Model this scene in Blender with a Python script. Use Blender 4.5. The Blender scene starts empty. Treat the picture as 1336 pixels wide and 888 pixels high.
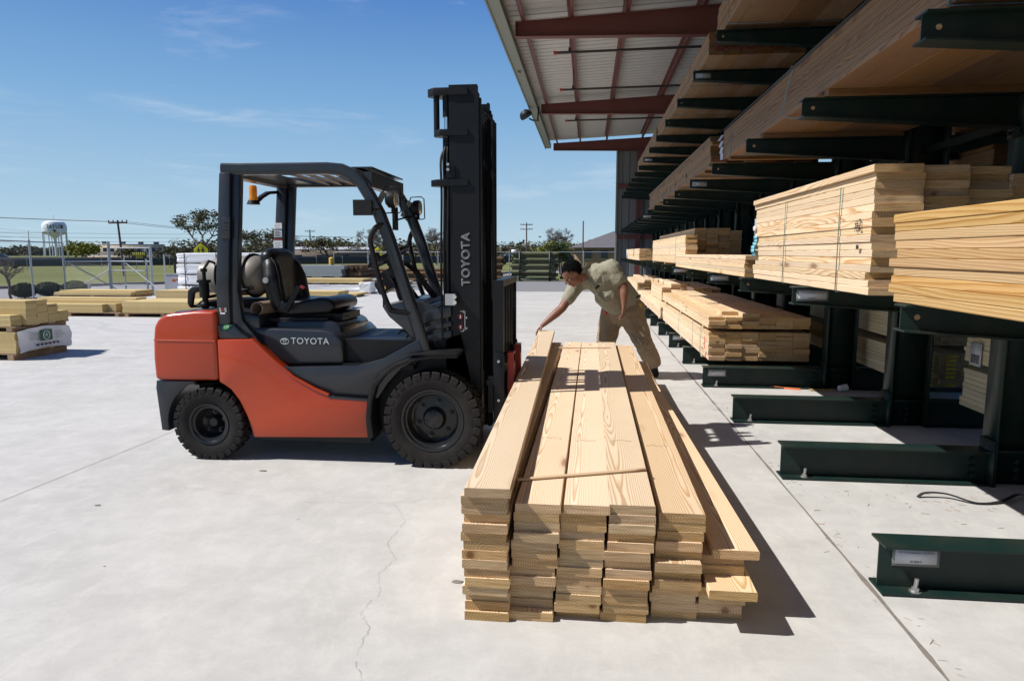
import bpy, bmesh, math, random
from mathutils import Vector, Matrix, Euler
R_ = math.radians
rnd = random.Random(7)
C = bpy.context.scene.collection
S = bpy.context.scene

# ------------------------------------------------------------------ camera, world, sun, exposure
cam = bpy.data.objects.new('camera', bpy.data.cameras.new('camera')); C.objects.link(cam)
cam.data.sensor_width = 36.0
cam.data.lens = 891.0 / 1336.0 * 36.0
cam.data.clip_start = 0.05; cam.data.clip_end = 8000
CX = Vector((0.994451, 0.107, 0.0)); PIT = math.atan((444 - 330) / 891.0)
YAW = math.atan(99 / 891.0 * math.cos(PIT))
cam.location = (0, 0, 1.5)
cam.rotation_euler = (math.pi / 2 - PIT, 0, YAW)
S.camera = cam
SUN_EL, SUN_AZ = R_(48.5), R_(16.5)
to_sun = Vector((-math.cos(SUN_AZ) * math.cos(SUN_EL), -math.sin(SUN_AZ) * math.cos(SUN_EL), math.sin(SUN_EL)))
sun = bpy.data.objects.new('sun', bpy.data.lights.new('sun', 'SUN')); C.objects.link(sun)
sun.data.energy = 5.0; sun.data.angle = R_(0.53); sun.data.color = (1.0, 0.972, 0.925)
sun.rotation_euler = to_sun.to_track_quat('Z', 'Y').to_euler()
W = bpy.data.worlds.new('World'); S.world = W; W.use_nodes = True
def build_world():
    nt = W.node_tree; N = nt.nodes; L = nt.links; N.clear()
    out = N.new('ShaderNodeOutputWorld'); bg = N.new('ShaderNodeBackground'); bg.inputs[1].default_value = 0.085
    sky = N.new('ShaderNodeTexSky'); sky.sky_type = 'NISHITA'; sky.sun_disc = False
    sky.sun_elevation = SUN_EL; sky.sun_rotation = math.atan2(to_sun.x, to_sun.y) % (2 * math.pi)
    sky.air_density = 1.0; sky.dust_density = 0.0; sky.ozone_density = 1.0; sky.altitude = 100
    tc = N.new('ShaderNodeTexCoord')
    def cloud(scale, loc, rot, nscale, lo, hi, seed):
        mp = N.new('ShaderNodeMapping'); mp.inputs['Scale'].default_value = scale; mp.inputs['Location'].default_value = loc
        mp.inputs['Rotation'].default_value = rot
        L.new(tc.outputs['Generated'], mp.inputs[0])
        no = N.new('ShaderNodeTexNoise'); no.inputs['Scale'].default_value = nscale; no.inputs['Detail'].default_value = 9
        no.inputs['Roughness'].default_value = 0.62; no.inputs['Distortion'].default_value = 0.6
        L.new(mp.outputs[0], no.inputs[0])
        mr = N.new('ShaderNodeMapRange'); mr.inputs[1].default_value = lo; mr.inputs[2].default_value = hi
        L.new(no.outputs[0], mr.inputs[0]); return mr.outputs[0]
    a = cloud((1, 1, 4.5), (3.1, 0.4, 0), (0.25, 0.1, 0.5), 2.6, 0.50, 0.85, 1)
    b = cloud((1, 1, 9), (7.7, 2.2, 1.3), (-0.2, 0.3, 0.2), 5.0, 0.46, 0.80, 2)
    mul = N.new('ShaderNodeMath'); mul.operation = 'MULTIPLY'; L.new(a, mul.inputs[0]); L.new(b, mul.inputs[1])
    ml2 = N.new('ShaderNodeMath'); ml2.operation = 'MULTIPLY'; ml2.use_clamp = True; L.new(mul.outputs[0], ml2.inputs[0]); ml2.inputs[1].default_value = 1.5
    mix = N.new('ShaderNodeMixRGB'); mix.inputs[2].default_value = (7.6, 8.1, 8.8, 1)
    sp = N.new('ShaderNodeSeparateXYZ'); L.new(tc.outputs['Generated'], sp.inputs[0])
    rp = N.new('ShaderNodeValToRGB'); L.new(sp.outputs[2], rp.inputs[0]); el = rp.color_ramp.elements
    st_ = [(0, (4.5, 6.3, 7.5)), (.1, (3.3, 5.25, 7.2)), (.2, (2.0, 4.05, 6.8)), (.35, (.68, 2.05, 5.5)), (.5, (.30, 1.15, 4.1)), (1, (.2, .8, 3.0))]
    while len(el) < len(st_): el.new(.5)
    for i, (p_, c_) in enumerate(st_): el[i].position = p_; el[i].color = (*[v / 8 for v in c_], 1)
    sc_ = N.new('ShaderNodeVectorMath'); sc_.operation = 'SCALE'; sc_.inputs['Scale'].default_value = 8; L.new(rp.outputs[0], sc_.inputs[0])
    mx = N.new('ShaderNodeMixRGB'); mx.inputs[0].default_value = .92; L.new(sky.outputs[0], mx.inputs[1]); L.new(sc_.outputs[0], mx.inputs[2])
    L.new(ml2.outputs[0], mix.inputs[0]); L.new(mx.outputs[0], mix.inputs[1])
    L.new(mix.outputs[0], bg.inputs[0]); L.new(bg.outputs[0], out.inputs[0])
build_world()
S.view_settings.view_transform = 'Standard'; S.view_settings.look = 'None'
S.view_settings.exposure = 0.30; S.view_settings.gamma = 1.0

# ------------------------------------------------------------------ helpers
def children_tag(o, label=None, cat=None, group=None, kind=None):
    if label: o['label'] = label
    if cat: o['category'] = cat
    if group: o['group'] = group
    if kind: o['kind'] = kind
    return o
tag = children_tag
def thing(name, label, cat, loc=(0, 0, 0), rotz=0, group=None):
    o = bpy.data.objects.new(name, None); C.objects.link(o); o.empty_display_size = 0.2
    o.location = loc; o.rotation_euler = (0, 0, rotz); return tag(o, label, cat, group)
def finish_mesh(bm, name, mat, smooth=35, off=None):
    if off is not None: bmesh.ops.translate(bm, verts=bm.verts, vec=-Vector(off))
    if smooth:
        a = R_(smooth)
        for f in bm.faces: f.smooth = True
        for e in bm.edges:
            if len(e.link_faces) == 2:
                e.smooth = e.calc_face_angle(0) < a
            else: e.smooth = False
    me = bpy.data.meshes.new(name); bm.to_mesh(me); bm.free()
    if mat: me.materials.append(mat)
    return me
def obj(name, bm, mat, parent=None, smooth=35, off=None, loc=None, **kw):
    """link a bmesh as one object; off: world origin of the parent when the shape was drawn in world metres"""
    me = finish_mesh(bm, name, mat, smooth, off)
    o = bpy.data.objects.new(name, me); C.objects.link(o)
    if parent: o.parent = parent
    if loc: o.location = loc
    return tag(o, **kw) if kw else o
def link(name, me, parent=None, loc=(0, 0, 0), rot=(0, 0, 0), scale=None):
    o = bpy.data.objects.new(name, me); C.objects.link(o); o.parent = parent; o.location = loc; o.rotation_euler = rot
    if scale: o.scale = scale
    return o
def structure(name, bm, mat, **kw):
    o = obj(name, bm, mat, kind='structure', **kw); return o
def NB(): return bmesh.new()
def bevel(bm, w, seg=2, ang=30, geom=None):
    es = [e for e in (geom or bm.edges) if e.is_valid and len(e.link_faces) == 2 and e.calc_face_angle(0) > R_(ang)]
    if es and w > 0: bmesh.ops.bevel(bm, geom=es, offset=w, segments=seg, profile=0.5, affect='EDGES', clamp_overlap=True)
    return bm
def join(bm, other):
    me = bpy.data.meshes.new('tmp'); other.to_mesh(me); other.free(); bm.from_mesh(me); bpy.data.meshes.remove(me); return bm
def box(bm, x0, x1, y0, y1, z0, z1, bev=0, seg=2, rot=None, piv=None):
    b = bm if not bev and rot is None else NB()
    v = [b.verts.new(p) for p in ((x0, y0, z0), (x1, y0, z0), (x1, y1, z0), (x0, y1, z0), (x0, y0, z1), (x1, y0, z1), (x1, y1, z1), (x0, y1, z1))]
    for f in ((0, 3, 2, 1), (4, 5, 6, 7), (0, 1, 5, 4), (1, 2, 6, 5), (2, 3, 7, 6), (3, 0, 4, 7)): b.faces.new([v[i] for i in f])
    if b is not bm:
        if bev: bevel(b, bev, seg)
        if rot is not None:
            p = Vector(piv or ((x0 + x1) / 2, (y0 + y1) / 2, (z0 + z1) / 2))
            bmesh.ops.rotate(b, verts=b.verts, cent=p, matrix=Euler(rot).to_matrix())
        join(bm, b)
    return bm
def prism(bm, pts, a0, a1, axis='Y', bev=0, seg=2, ang=20):
    """extrude a polygon (u,v) along axis: Y: (x,z), X: (y,z), Z: (x,y)"""
    b = NB()
    def P(u, v, a): return {'Y': (u, a, v), 'X': (a, u, v), 'Z': (u, v, a)}[axis]
    n = len(pts)
    A = [b.verts.new(P(u, v, a0)) for u, v in pts]; B = [b.verts.new(P(u, v, a1)) for u, v in pts]
    fa = b.faces.new(A); fb = b.faces.new(B[::-1])
    for i in range(n): b.faces.new((A[i], B[i], B[(i + 1) % n], A[(i + 1) % n]))
    bmesh.ops.recalc_face_normals(b, faces=b.faces)
    if bev: bevel(b, bev, seg, ang)
    return join(bm, b)
def frame_of(d, up=Vector((0, 0, 1))):
    d = d.normalized()
    if abs(d.dot(up)) > 0.98: up = Vector((0, 1, 0))
    s = d.cross(up).normalized(); u = s.cross(d).normalized(); return s, u
def tube(bm, path, r, n=8, cap=True, closed=False, sect=None, rs=None, smooth=False):
    """sweep a circle (or section list of (s,u)) along a path"""
    path = [Vector(p) for p in path]
    if smooth:
        q = []; P_ = [path[0]] + path + [path[-1]]
        for i in range(1, len(P_) - 2):
            a, b, c, d = P_[i - 1:i + 3]
            for k in range(6):
                u = k / 6; q.append(.5 * (2 * b + (c - a) * u + (2 * a - 5 * b + 4 * c - d) * u * u + (3 * b - a - 3 * c + d) * u ** 3))
        path = q + [path[-1]]
    rings = []; N = len(path); up = Vector((0, 0, 1)); ps = None
    for i, p in enumerate(path):
        if closed: d = path[(i + 1) % N] - path[i - 1]
        else: d = path[min(i + 1, N - 1)] - path[max(i - 1, 0)]
        d.normalize()
        if ps is None: s, u = frame_of(d)
        else:
            s = (ps - d * ps.dot(d)).normalized(); u = s.cross(d).normalized()
        ps = s
        rr = rs[i] if rs else r
        if sect: ring = [bm.verts.new(p + s * a * (rr if rs else 1) + u * b * (rr if rs else 1)) for a, b in sect]
        else: ring = [bm.verts.new(p + (s * math.cos(2 * math.pi * k / n) + u * math.sin(2 * math.pi * k / n)) * rr) for k in range(n)]
        rings.append(ring)
    m = len(rings[0]); last = N if closed else N - 1; fs = []
    for i in range(last):
        a, b = rings[i], rings[(i + 1) % N]
        for k in range(m): fs.append(bm.faces.new((a[k], a[(k + 1) % m], b[(k + 1) % m], b[k])))
    if cap and not closed: fs.append(bm.faces.new(rings[0][::-1])); fs.append(bm.faces.new(rings[-1]))
    bmesh.ops.recalc_face_normals(bm, faces=fs)
    return bm
def cyl(bm, p0, p1, r, r1=None, n=16, cap=True):
    return tube(bm, [p0, p1], r, n, cap, rs=[r, r if r1 is None else r1])
def lathe(bm, prof, origin, axis, n=32):
    """revolve (radius, height) pairs about the axis through the origin; ends with radius 0 are closed"""
    o = Vector(origin); ax = Vector(axis).normalized(); s, u = frame_of(ax); rings = []
    for r, h in prof:
        if r < 1e-6: rings.append([bm.verts.new(o + ax * h)])
        else: rings.append([bm.verts.new(o + ax * h + (s * math.cos(2 * math.pi * k / n) + u * math.sin(2 * math.pi * k / n)) * r) for k in range(n)])
    fs = []
    for a, b in zip(rings, rings[1:]):
        for k in range(n):
            k2 = (k + 1) % n
            if len(a) == 1 and len(b) == 1: continue
            if len(a) == 1: fs.append(bm.faces.new((a[0], b[k2], b[k])))
            elif len(b) == 1: fs.append(bm.faces.new((a[k], a[k2], b[0])))
            else: fs.append(bm.faces.new((a[k], a[k2], b[k2], b[k])))
    bmesh.ops.recalc_face_normals(bm, faces=fs)
    return bm
def ball(bm, c, r, sc=(1, 1, 1), n=2, rot=None):
    b = NB(); bmesh.ops.create_icosphere(b, subdivisions=n, radius=r)
    bmesh.ops.scale(b, verts=b.verts, vec=sc)
    if rot: bmesh.ops.rotate(b, verts=b.verts, cent=(0, 0, 0), matrix=Euler(rot).to_matrix())
    bmesh.ops.translate(b, verts=b.verts, vec=c); return join(bm, b)
def sheet(pts, z, th=0):
    bm = NB()
    bm.faces.new([bm.verts.new((x, y, z)) for x, y in pts]); bmesh.ops.recalc_face_normals(bm, faces=bm.faces)
    for f in bm.faces:
        if f.normal.z < 0: f.normal_flip()
    return bm
def text_mesh(txt, size, extrude=0.001, outline=0, spacing=1.0, align='CENTER'):
    cu = bpy.data.curves.new('lettering', 'FONT'); cu.body = txt; cu.size = size; cu.align_x = align; cu.align_y = 'CENTER'
    cu.space_character = spacing; cu.resolution_u = 3
    if outline: cu.fill_mode = 'NONE'; cu.bevel_depth = outline; cu.bevel_resolution = 0; cu.extrude = 0
    else: cu.extrude = extrude
    o = bpy.data.objects.new('lettering', cu); C.objects.link(o)
    dg = bpy.context.evaluated_depsgraph_get(); me = bpy.data.meshes.new_from_object(o.evaluated_get(dg))
    bpy.data.objects.remove(o); bpy.data.curves.remove(cu); me.name = 'lettering'; return me
def lettering(txt, size, mat, parent, loc, rot, name='lettering', **kw):
    me = text_mesh(txt, size, **kw); me.materials.clear(); me.materials.append(mat)
    return link(name, me, parent, loc, rot)

# ------------------------------------------------------------------ materials
class NT:
    def __init__(s, name):
        s.m = bpy.data.materials.new(name); s.m.use_nodes = True; s.t = s.m.node_tree; s.N = s.t.nodes; s.L = s.t.links
        s.b = s.N['Principled BSDF']
    def n(s, typ, **kw):
        x = s.N.new('ShaderNode' + typ)
        for k, v in kw.items(): setattr(x, k, v)
        return x
    def put(s, sock, v):
        if hasattr(v, 'is_linked') or isinstance(v, bpy.types.NodeSocket): s.L.new(v, sock)
        else: sock.default_value = v
    def math(s, op, a, b=0.0, c=None, clamp=False):
        x = s.n('Math', operation=op); x.use_clamp = clamp; s.put(x.inputs[0], a); s.put(x.inputs[1], b)
        if c is not None: s.put(x.inputs[2], c)
        return x.outputs[0]
    def noise(s, vec, scale, detail=3, rough=0.5, dist=0.0):
        x = s.n('TexNoise'); s.put(x.inputs['Scale'], scale); x.inputs['Detail'].default_value = detail
        x.inputs['Roughness'].default_value = rough; x.inputs['Distortion'].default_value = dist
        if vec is not None: s.L.new(vec, x.inputs['Vector'])
        return x
    def mapping(s, vec, scale=(1, 1, 1), loc=(0, 0, 0), rot=(0, 0, 0)):
        x = s.n('Mapping'); x.inputs['Scale'].default_value = scale; x.inputs['Rotation'].default_value = rot
        s.put(x.inputs['Location'], loc); s.L.new(vec, x.inputs['Vector']); return x.outputs[0]
    def ramp(s, fac, stops, interp='LINEAR'):
        x = s.n('ValToRGB'); x.color_ramp.interpolation = interp; e = x.color_ramp.elements
        while len(e) < len(stops): e.new(0.5)
        for i, (p, c) in enumerate(stops):
            e[i].position = p; e[i].color = (*c, 1) if len(c) == 3 else c
        s.L.new(fac, x.inputs[0]); return x.outputs[0]
    def mix(s, fac, a, b, mode='MIX'):
        x = s.n('MixRGB', blend_type=mode); s.put(x.inputs[0], fac)
        for i, v in ((1, a), (2, b)): s.put(x.inputs[i], (*v, 1) if isinstance(v, tuple) and len(v) == 3 else v)
        return x.outputs[0]
    def bump(s, h, strength=0.3, dist=0.01):
        x = s.n('Bump'); x.inputs['Strength'].default_value = strength; x.inputs['Distance'].default_value = dist
        s.L.new(h, x.inputs['Height']); s.L.new(x.outputs[0], s.b.inputs['Normal'])
    def obj(s): return s.n('TexCoord').outputs['Object']
    def set(s, **kw):
        names = dict(color='Base Color', rough='Roughness', metal='Metallic', spec='Specular IOR Level', coat='Coat Weight', coatr='Coat Roughness', trans='Transmission Weight', emis='Emission Color', emiss='Emission Strength', sheen='Sheen Weight', alpha='Alpha')
        for k, v in kw.items():
            if isinstance(v, tuple) and len(v) == 3: v = (*v, 1)
            s.put(s.b.inputs[names[k]], v)
        return s
def paint(name, col, rough=0.4, metal=0.0, dirt=0.15, dirtcol=(0.3, 0.27, 0.23), coat=0.0, scale=3.0, spec=0.5, bump=0.0):
    t = NT(name); oc = t.obj()
    a = t.noise(oc, scale, 6, 0.65); b = t.noise(oc, scale * 14, 3, 0.6)
    f = t.math('MULTIPLY', t.ramp(a.outputs[0], [(0.42, (0, 0, 0)), (0.75, (1, 1, 1))]), dirt)
    c = t.mix(f, col, dirtcol)
    c = t.mix(t.math('MULTIPLY', b.outputs[0], 0.12), c, tuple(min(1, x * 1.6 + .01) for x in col))
    sn = t.noise(t.mapping(oc, (3, 3, 60), rot=(.3, .8, .2)), 2.2, 4, .7); sm = t.noise(oc, 1.7, 2, .5)
    sf = t.math('MULTIPLY', t.ramp(sn.outputs[0], [(.665, (0, 0, 0)), (.69, (1, 1, 1))]), t.ramp(sm.outputs[0], [(.5, (0, 0, 0)), (.62, (1, 1, 1))]))
    c = t.mix(t.math('MULTIPLY', sf, .45), c, tuple(min(1, x * 2.2 + .06) for x in col))
    r = t.math('ADD', t.math('MULTIPLY', a.outputs[0], 0.25), rough - 0.12)
    t.set(color=c, rough=r, metal=metal, coat=coat, spec=spec)
    t.b.inputs['Coat Roughness'].default_value = 0.12
    if bump: t.bump(b.outputs[0], bump, 0.004)
    return t.m
def wood(name, early, late, tint=(1, 1, 1), ringw=0.0052, knots=1.0, val=0.10, dirt=0.10):
    """growth rings cut through by the board: cathedral grain on the faces, arcs on the ends"""
    t = NT(name); oc = t.obj(); rn = t.n('ObjectInfo').outputs['Random']
    wn = t.n('TexWhiteNoise', noise_dimensions='1D'); t.L.new(rn, wn.inputs['W'])
    rs = t.n('SeparateXYZ'); t.L.new(wn.outputs['Color'], rs.inputs[0]); r1, r2, r3 = rs.outputs
    off = t.n('CombineXYZ'); t.put(off.inputs[0], t.math('MULTIPLY', r1, 40)); t.put(off.inputs[1], t.math('MULTIPLY', r2, 90)); t.put(off.inputs[2], t.math('MULTIPLY', r3, 60))
    va = t.n('VectorMath', operation='ADD'); t.L.new(oc, va.inputs[0]); t.L.new(off.outputs[0], va.inputs[1]); p = va.outputs[0]
    px = t.n('SeparateXYZ'); t.L.new(oc, px.inputs[0]); x, y, z = px.outputs
    w = t.noise(t.mapping(p, (2.4, 0.5, 2.4)), 1.0, 2, 0.45)
    ws = t.n('SeparateXYZ'); t.L.new(w.outputs['Color'], ws.inputs[0])
    x2 = t.math('ADD', t.math('SUBTRACT', x, t.math('MULTIPLY_ADD', r1, 0.14, -0.07)), t.math('MULTIPLY_ADD', ws.outputs[0], 0.115, -0.0575))
    z2 = t.math('ADD', t.math('ADD', z, t.math('MULTIPLY_ADD', r2, 0.07, 0.015)), t.math('MULTIPLY_ADD', ws.outputs[1], 0.10, -0.05))
    rad = t.math('SQRT', t.math('ADD', t.math('MULTIPLY', x2, x2), t.math('MULTIPLY', z2, z2)))
    fine = t.noise(t.mapping(p, (40, 3.5, 40)), 1.0, 3, 0.6)
    rr = t.math('ADD', t.math('MULTIPLY', rad, 1.0 / ringw), t.math('MULTIPLY', fine.outputs[0], 0.55))
    fr = t.math('FRACT', rr)
    ring = t.ramp(fr, [(0.0, (0, 0, 0)), (0.45, (0.10, 0.10, 0.10)), (0.82, (0.85, 0.85, 0.85)), (0.93, (0.9, 0.9, 0.9)), (1.0, (0, 0, 0))])
    amp = t.math('MULTIPLY', ring, t.math('MULTIPLY_ADD', t.noise(t.mapping(p, (2, .5, 2)), 1.0, 2).outputs[0], 0.95, 0.42), clamp=True)
    e2 = tuple(a * b for a, b in zip(early, tint)); l2 = tuple(a * b for a, b in zip(late, tint))
    c = t.mix(amp, e2, l2)
    vo = t.n('TexVoronoi'); t.L.new(t.mapping(p, (5.0, 1.3, 5.0)), vo.inputs['Vector']); vo.inputs['Scale'].default_value = 1.0
    kd = t.math('MULTIPLY', vo.outputs['Distance'], 1.0)
    k = t.ramp(kd, [(0.0, (1, 1, 1)), (0.075 * knots, (0.75, 0.75, 0.75)), (0.10 * knots, (0.25, .25, .25)), (0.19 * knots, (0, 0, 0))])
    c = t.mix(t.math('MULTIPLY', k, 0.85), c, (0.20, 0.075, 0.025))
    dn = t.noise(t.mapping(p, (2.5, 1.1, 2.5)), 1.6, 5, 0.6)
    c = t.mix(t.math('MULTIPLY', t.ramp(dn.outputs[0], [(0.50, (0, 0, 0)), (0.8, (1, 1, 1))]), dirt), c, (0.30, 0.2, 0.12))
    gn = t.n('NewGeometry'); tr = t.n('VectorTransform', vector_type='NORMAL', convert_from='WORLD', convert_to='OBJECT')
    t.L.new(gn.outputs['Normal'], tr.inputs[0]); ns = t.n('SeparateXYZ'); t.L.new(tr.outputs[0], ns.inputs[0])
    isend = t.math('GREATER_THAN', t.math('ABSOLUTE', ns.outputs[1]), 0.7)
    saw = t.noise(t.mapping(p, (9, 9, 160), rot=(0, 0.5, 0)), 1.0, 2)
    rg2 = t.ramp(t.math('FRACT', t.math('MULTIPLY', rad, 1 / .0105)), [(0, (0, 0, 0)), (.5, (.15, .15, .15)), (.85, (1, 1, 1)), (1, (0, 0, 0))]); c9 = t.mix(t.math('MULTIPLY', rg2, .75), e2, l2); c9 = t.mix(t.math('MULTIPLY', k, 0.9), c9, (0.16, 0.06, 0.022)); ec = t.mix(t.ramp(saw.outputs[0], [(.35, (0, 0, 0)), (.65, (1, 1, 1))]), t.mix(1.0, c9, (0.76, 0.68, 0.54), 'MULTIPLY'), t.mix(1.0, c9, (0.54, 0.45, 0.32), 'MULTIPLY'))
    c = t.mix(isend, c, ec)
    hs = t.n('HueSaturation'); t.put(hs.inputs['Value'], t.math('MULTIPLY_ADD', r3, val * 2, 1 - val)); t.put(hs.inputs['Saturation'], t.math('MULTIPLY_ADD', r1, 0.24, 0.86))
    t.put(hs.inputs['Hue'], t.math('MULTIPLY_ADD', r2, 0.010, 0.493)); t.L.new(c, hs.inputs['Color'])
    t.set(color=hs.outputs[0], rough=0.72, spec=0.25)
    t.bump(t.math('ADD', ring, t.math('MULTIPLY', fine.outputs[0], 0.6)), 0.18, 0.002)
    return t.m
def concrete_mat():
    t = NT('concrete'); oc = t.obj()
    big = t.noise(oc, 0.35, 5, 0.6, 0.3); mid = t.noise(t.mapping(oc, (1, 1.7, 1), rot=(0, 0, 0.35)), 1.5, 10, 0.74, 0.25); fine = t.noise(oc, 55, 4, 0.7); grit = t.noise(oc, 300, 2, 0.6)
    c = t.ramp(big.outputs[0], [(0.3, (0.445, 0.435, 0.415)), (0.7, (0.55, 0.538, 0.515))])
    c = t.mix(t.math('MULTIPLY', t.ramp(mid.outputs[0], [(0.38, (1, 1, 1)), (0.62, (0, 0, 0))]), 0.55), c, (0.36, 0.348, 0.33))
    c = t.mix(t.math('MULTIPLY', t.ramp(t.noise(t.mapping(oc, (1.2, .9, 1), rot=(0, 0, -.5)), 4.5, 9, .78, .4).outputs[0], [(0.46, (0, 0, 0)), (0.70, (1, 1, 1))]), 0.42), c, (0.66, 0.64, 0.605))
    c = t.mix(t.math('MULTIPLY', fine.outputs[0], 0.30), c, (0.40, 0.385, 0.36))
    sp = t.n('TexVoronoi'); sp.inputs['Scale'].default_value = 2.1; t.L.new(oc, sp.inputs['Vector'])
    st = t.ramp(sp.outputs['Distance'], [(0.0, (1, 1, 1)), (0.022, (0.6, .6, .6)), (0.032, (0, 0, 0))])
    c = t.mix(t.math('MULTIPLY', st, 0.5), c, (0.16, 0.14, 0.12))
    # wheel and drag marks across the far yard
    sx = t.n('SeparateXYZ'); t.L.new(oc, sx.inputs[0])
    wob = t.noise(oc, 0.16, 2)
    arc = t.math('ADD', t.math('MULTIPLY', sx.outputs[1], 0.9), t.math('ADD', t.math('MULTIPLY', sx.outputs[0], 0.22), t.math('MULTIPLY', wob.outputs[0], 9.0)))
    tw = t.noise(None, 1.0, 4, 0.7); cb = t.n('CombineXYZ'); t.put(cb.inputs[0], t.math('MULTIPLY', sx.outputs[0], 0.12)); t.put(cb.inputs[1], t.math('MULTIPLY', arc, 2.0)); t.L.new(cb.outputs[0], tw.inputs['Vector'])
    far = t.math('MULTIPLY', t.ramp(tw.outputs[0], [(0.50, (0, 0, 0)), (0.68, (1, 1, 1))]), t.ramp(t.math('MULTIPLY_ADD', sx.outputs[1], 0.1, -0.6), [(0.0, (0, 0, 0)), (0.6, (1, 1, 1))]))
    c = t.mix(t.math('MULTIPLY', far, 0.32), c, (0.30, 0.29, 0.28))
    t.set(color=c, rough=0.82, spec=0.3)
    t.bump(t.math('ADD', t.math('MULTIPLY', fine.outputs[0], 0.6), t.math('ADD', t.math('MULTIPLY', grit.outputs[0], 0.35), t.math('MULTIPLY', mid.outputs[0], 2.5))), 0.22, 0.006)
    return t.m
def simple(name, col, rough=0.6, metal=0.0, var=0.2, scale=8, spec=0.5, emis=0, **kw):
    t = NT(name); oc = t.obj(); n = t.noise(oc, scale, 5, 0.6)
    c = t.mix(n.outputs[0], tuple(max(0, x * (1 - var)) for x in col), tuple(min(1, x * (1 + var)) for x in col))
    t.set(color=c, rough=rough, metal=metal, spec=spec, **kw)
    if emis: t.set(emis=col, emiss=emis)
    return t.m
def objvar(name, stops, rough=0.7, scale=6, sc=(1, 1, 1)):
    t = NT(name); oc = t.obj(); n = t.noise(t.mapping(oc, sc), scale, 5, 0.65)
    rn = t.n('ObjectInfo').outputs['Random']
    f = t.math('ADD', t.math('MULTIPLY', n.outputs[0], 0.7), t.math('MULTIPLY', rn, 0.3))
    t.set(color=t.ramp(f, stops), rough=rough, spec=0.25); t.bump(n.outputs[0], 0.3, 0.01); return t.m
def cloth(name, col, rough=0.9, folds=0.25, sc=(14, 14, 5)):
    t = NT(name); oc = t.obj(); n = t.noise(t.mapping(oc, sc), 1.0, 4, 0.6, 1.2); w = t.noise(oc, 700, 2)
    c = t.mix(n.outputs[0], tuple(x * 0.86 for x in col), tuple(x * 1.1 for x in col))
    t.set(color=c, rough=rough, spec=0.15); t.bump(t.math('ADD', n.outputs[0], t.math('MULTIPLY', w.outputs[0], 0.03)), folds, 0.03); return t.m

M = {}
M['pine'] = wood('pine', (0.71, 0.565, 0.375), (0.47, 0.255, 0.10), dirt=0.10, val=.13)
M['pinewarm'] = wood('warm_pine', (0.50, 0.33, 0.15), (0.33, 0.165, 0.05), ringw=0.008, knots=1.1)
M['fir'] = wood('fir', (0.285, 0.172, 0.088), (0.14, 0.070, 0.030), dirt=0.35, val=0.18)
M['treated'] = wood('treated', (0.62, 0.54, 0.37), (0.42, 0.35, 0.21), dirt=0.3)
M['concrete'] = concrete_mat()
M['asphalt'] = simple('asphalt', (0.20, 0.195, 0.19), 0.9, var=0.15, scale=3)
M['road'] = simple('road_surface', (0.25, 0.235, 0.235), 0.9, var=0.12, scale=1)
M['joint'] = simple('joint_filler', (0.19, 0.165, 0.14), 0.9, var=0.4, scale=30)
M['crack'] = simple('crack_dark', (0.17, 0.155, 0.135), 0.9, var=0.4, scale=40)
M['green'] = paint('rack_green', (0.006, 0.021, 0.018), 0.42, dirt=0.45, dirtcol=(0.045, 0.036, 0.024), scale=4, spec=.28)
M['bolt'] = simple('zinc', (0.45, 0.45, 0.44), 0.4, 0.8)
M['orange'] = paint('orange_paint', (0.36, 0.034, 0.003), 0.36, dirt=0.08, dirtcol=(0.24, 0.08, 0.03), coat=0.5, scale=2, spec=.35)
M['grey'] = paint('charcoal_paint', (0.014, 0.017, 0.023), 0.38, dirt=0.12, dirtcol=(0.06, 0.055, 0.05), coat=0.45, spec=.3)
M['mast'] = paint('mast_black', (0.006, 0.007, 0.009), 0.40, dirt=0.10, dirtcol=(0.04, 0.035, 0.03), spec=.22)
M['black'] = paint('black_rubberised', (0.006, 0.006, 0.007), 0.5, dirt=0.2, dirtcol=(0.05, 0.045, 0.04), spec=.25)
M['vinyl'] = paint('seat_vinyl', (0.004, 0.004, 0.005), 0.36, dirt=0.06, dirtcol=(0.03, 0.03, 0.03), spec=0.32)
M['tyre'] = paint('tyre_rubber', (0.013, 0.012, 0.012), 0.78, dirt=0.5, dirtcol=(0.045, 0.038, 0.032), scale=7, bump=0.2, spec=.2)
M['rim'] = paint('rim_black', (0.010, 0.011, 0.013), 0.30, dirt=0.22, dirtcol=(0.05, 0.04, 0.03), scale=9, coat=0.15, spec=.3)
M['chrome'] = simple('chrome', (0.75, 0.75, 0.76), 0.15, 1.0, var=0.05)
M['silver'] = paint('silver_tank', (0.19, 0.175, 0.15), 0.5, metal=0.1, dirt=0.35, dirtcol=(0.22, 0.17, 0.12))
M['white'] = simple('white_print', (0.80, 0.80, 0.80), 0.5, var=0.03)
M['silverprint'] = simple('silver_print', (0.50, 0.52, 0.54), 0.5, var=0.03)
M['redprint'] = simple('red_print', (0.55, 0.03, 0.02), 0.5, var=0.05)
M['blackprint'] = simple('black_print', (0.02, 0.02, 0.02), 0.5, var=0.05)
M['greenprint'] = simple('green_print', (0.03, 0.30, 0.06), 0.5)
M['redsteel'] = paint('red_oxide_steel', (0.125, 0.032, 0.028), 0.55, dirt=0.3, dirtcol=(0.16, 0.07, 0.06))
M['forkred'] = paint('fork_red', (0.42, 0.03, 0.018), 0.4, dirt=0.25, dirtcol=(0.12, 0.04, 0.03))
M['trim'] = paint('trim_green_grey', (0.17, 0.19, 0.16), 0.5, dirt=0.2)
M['pipe'] = simple('pipe_black', (0.03, 0.022, 0.02), 0.5)
M['wrap'] = simple('white_wrap', (0.74, 0.745, 0.76), 0.35, var=0.06, scale=5)
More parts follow.
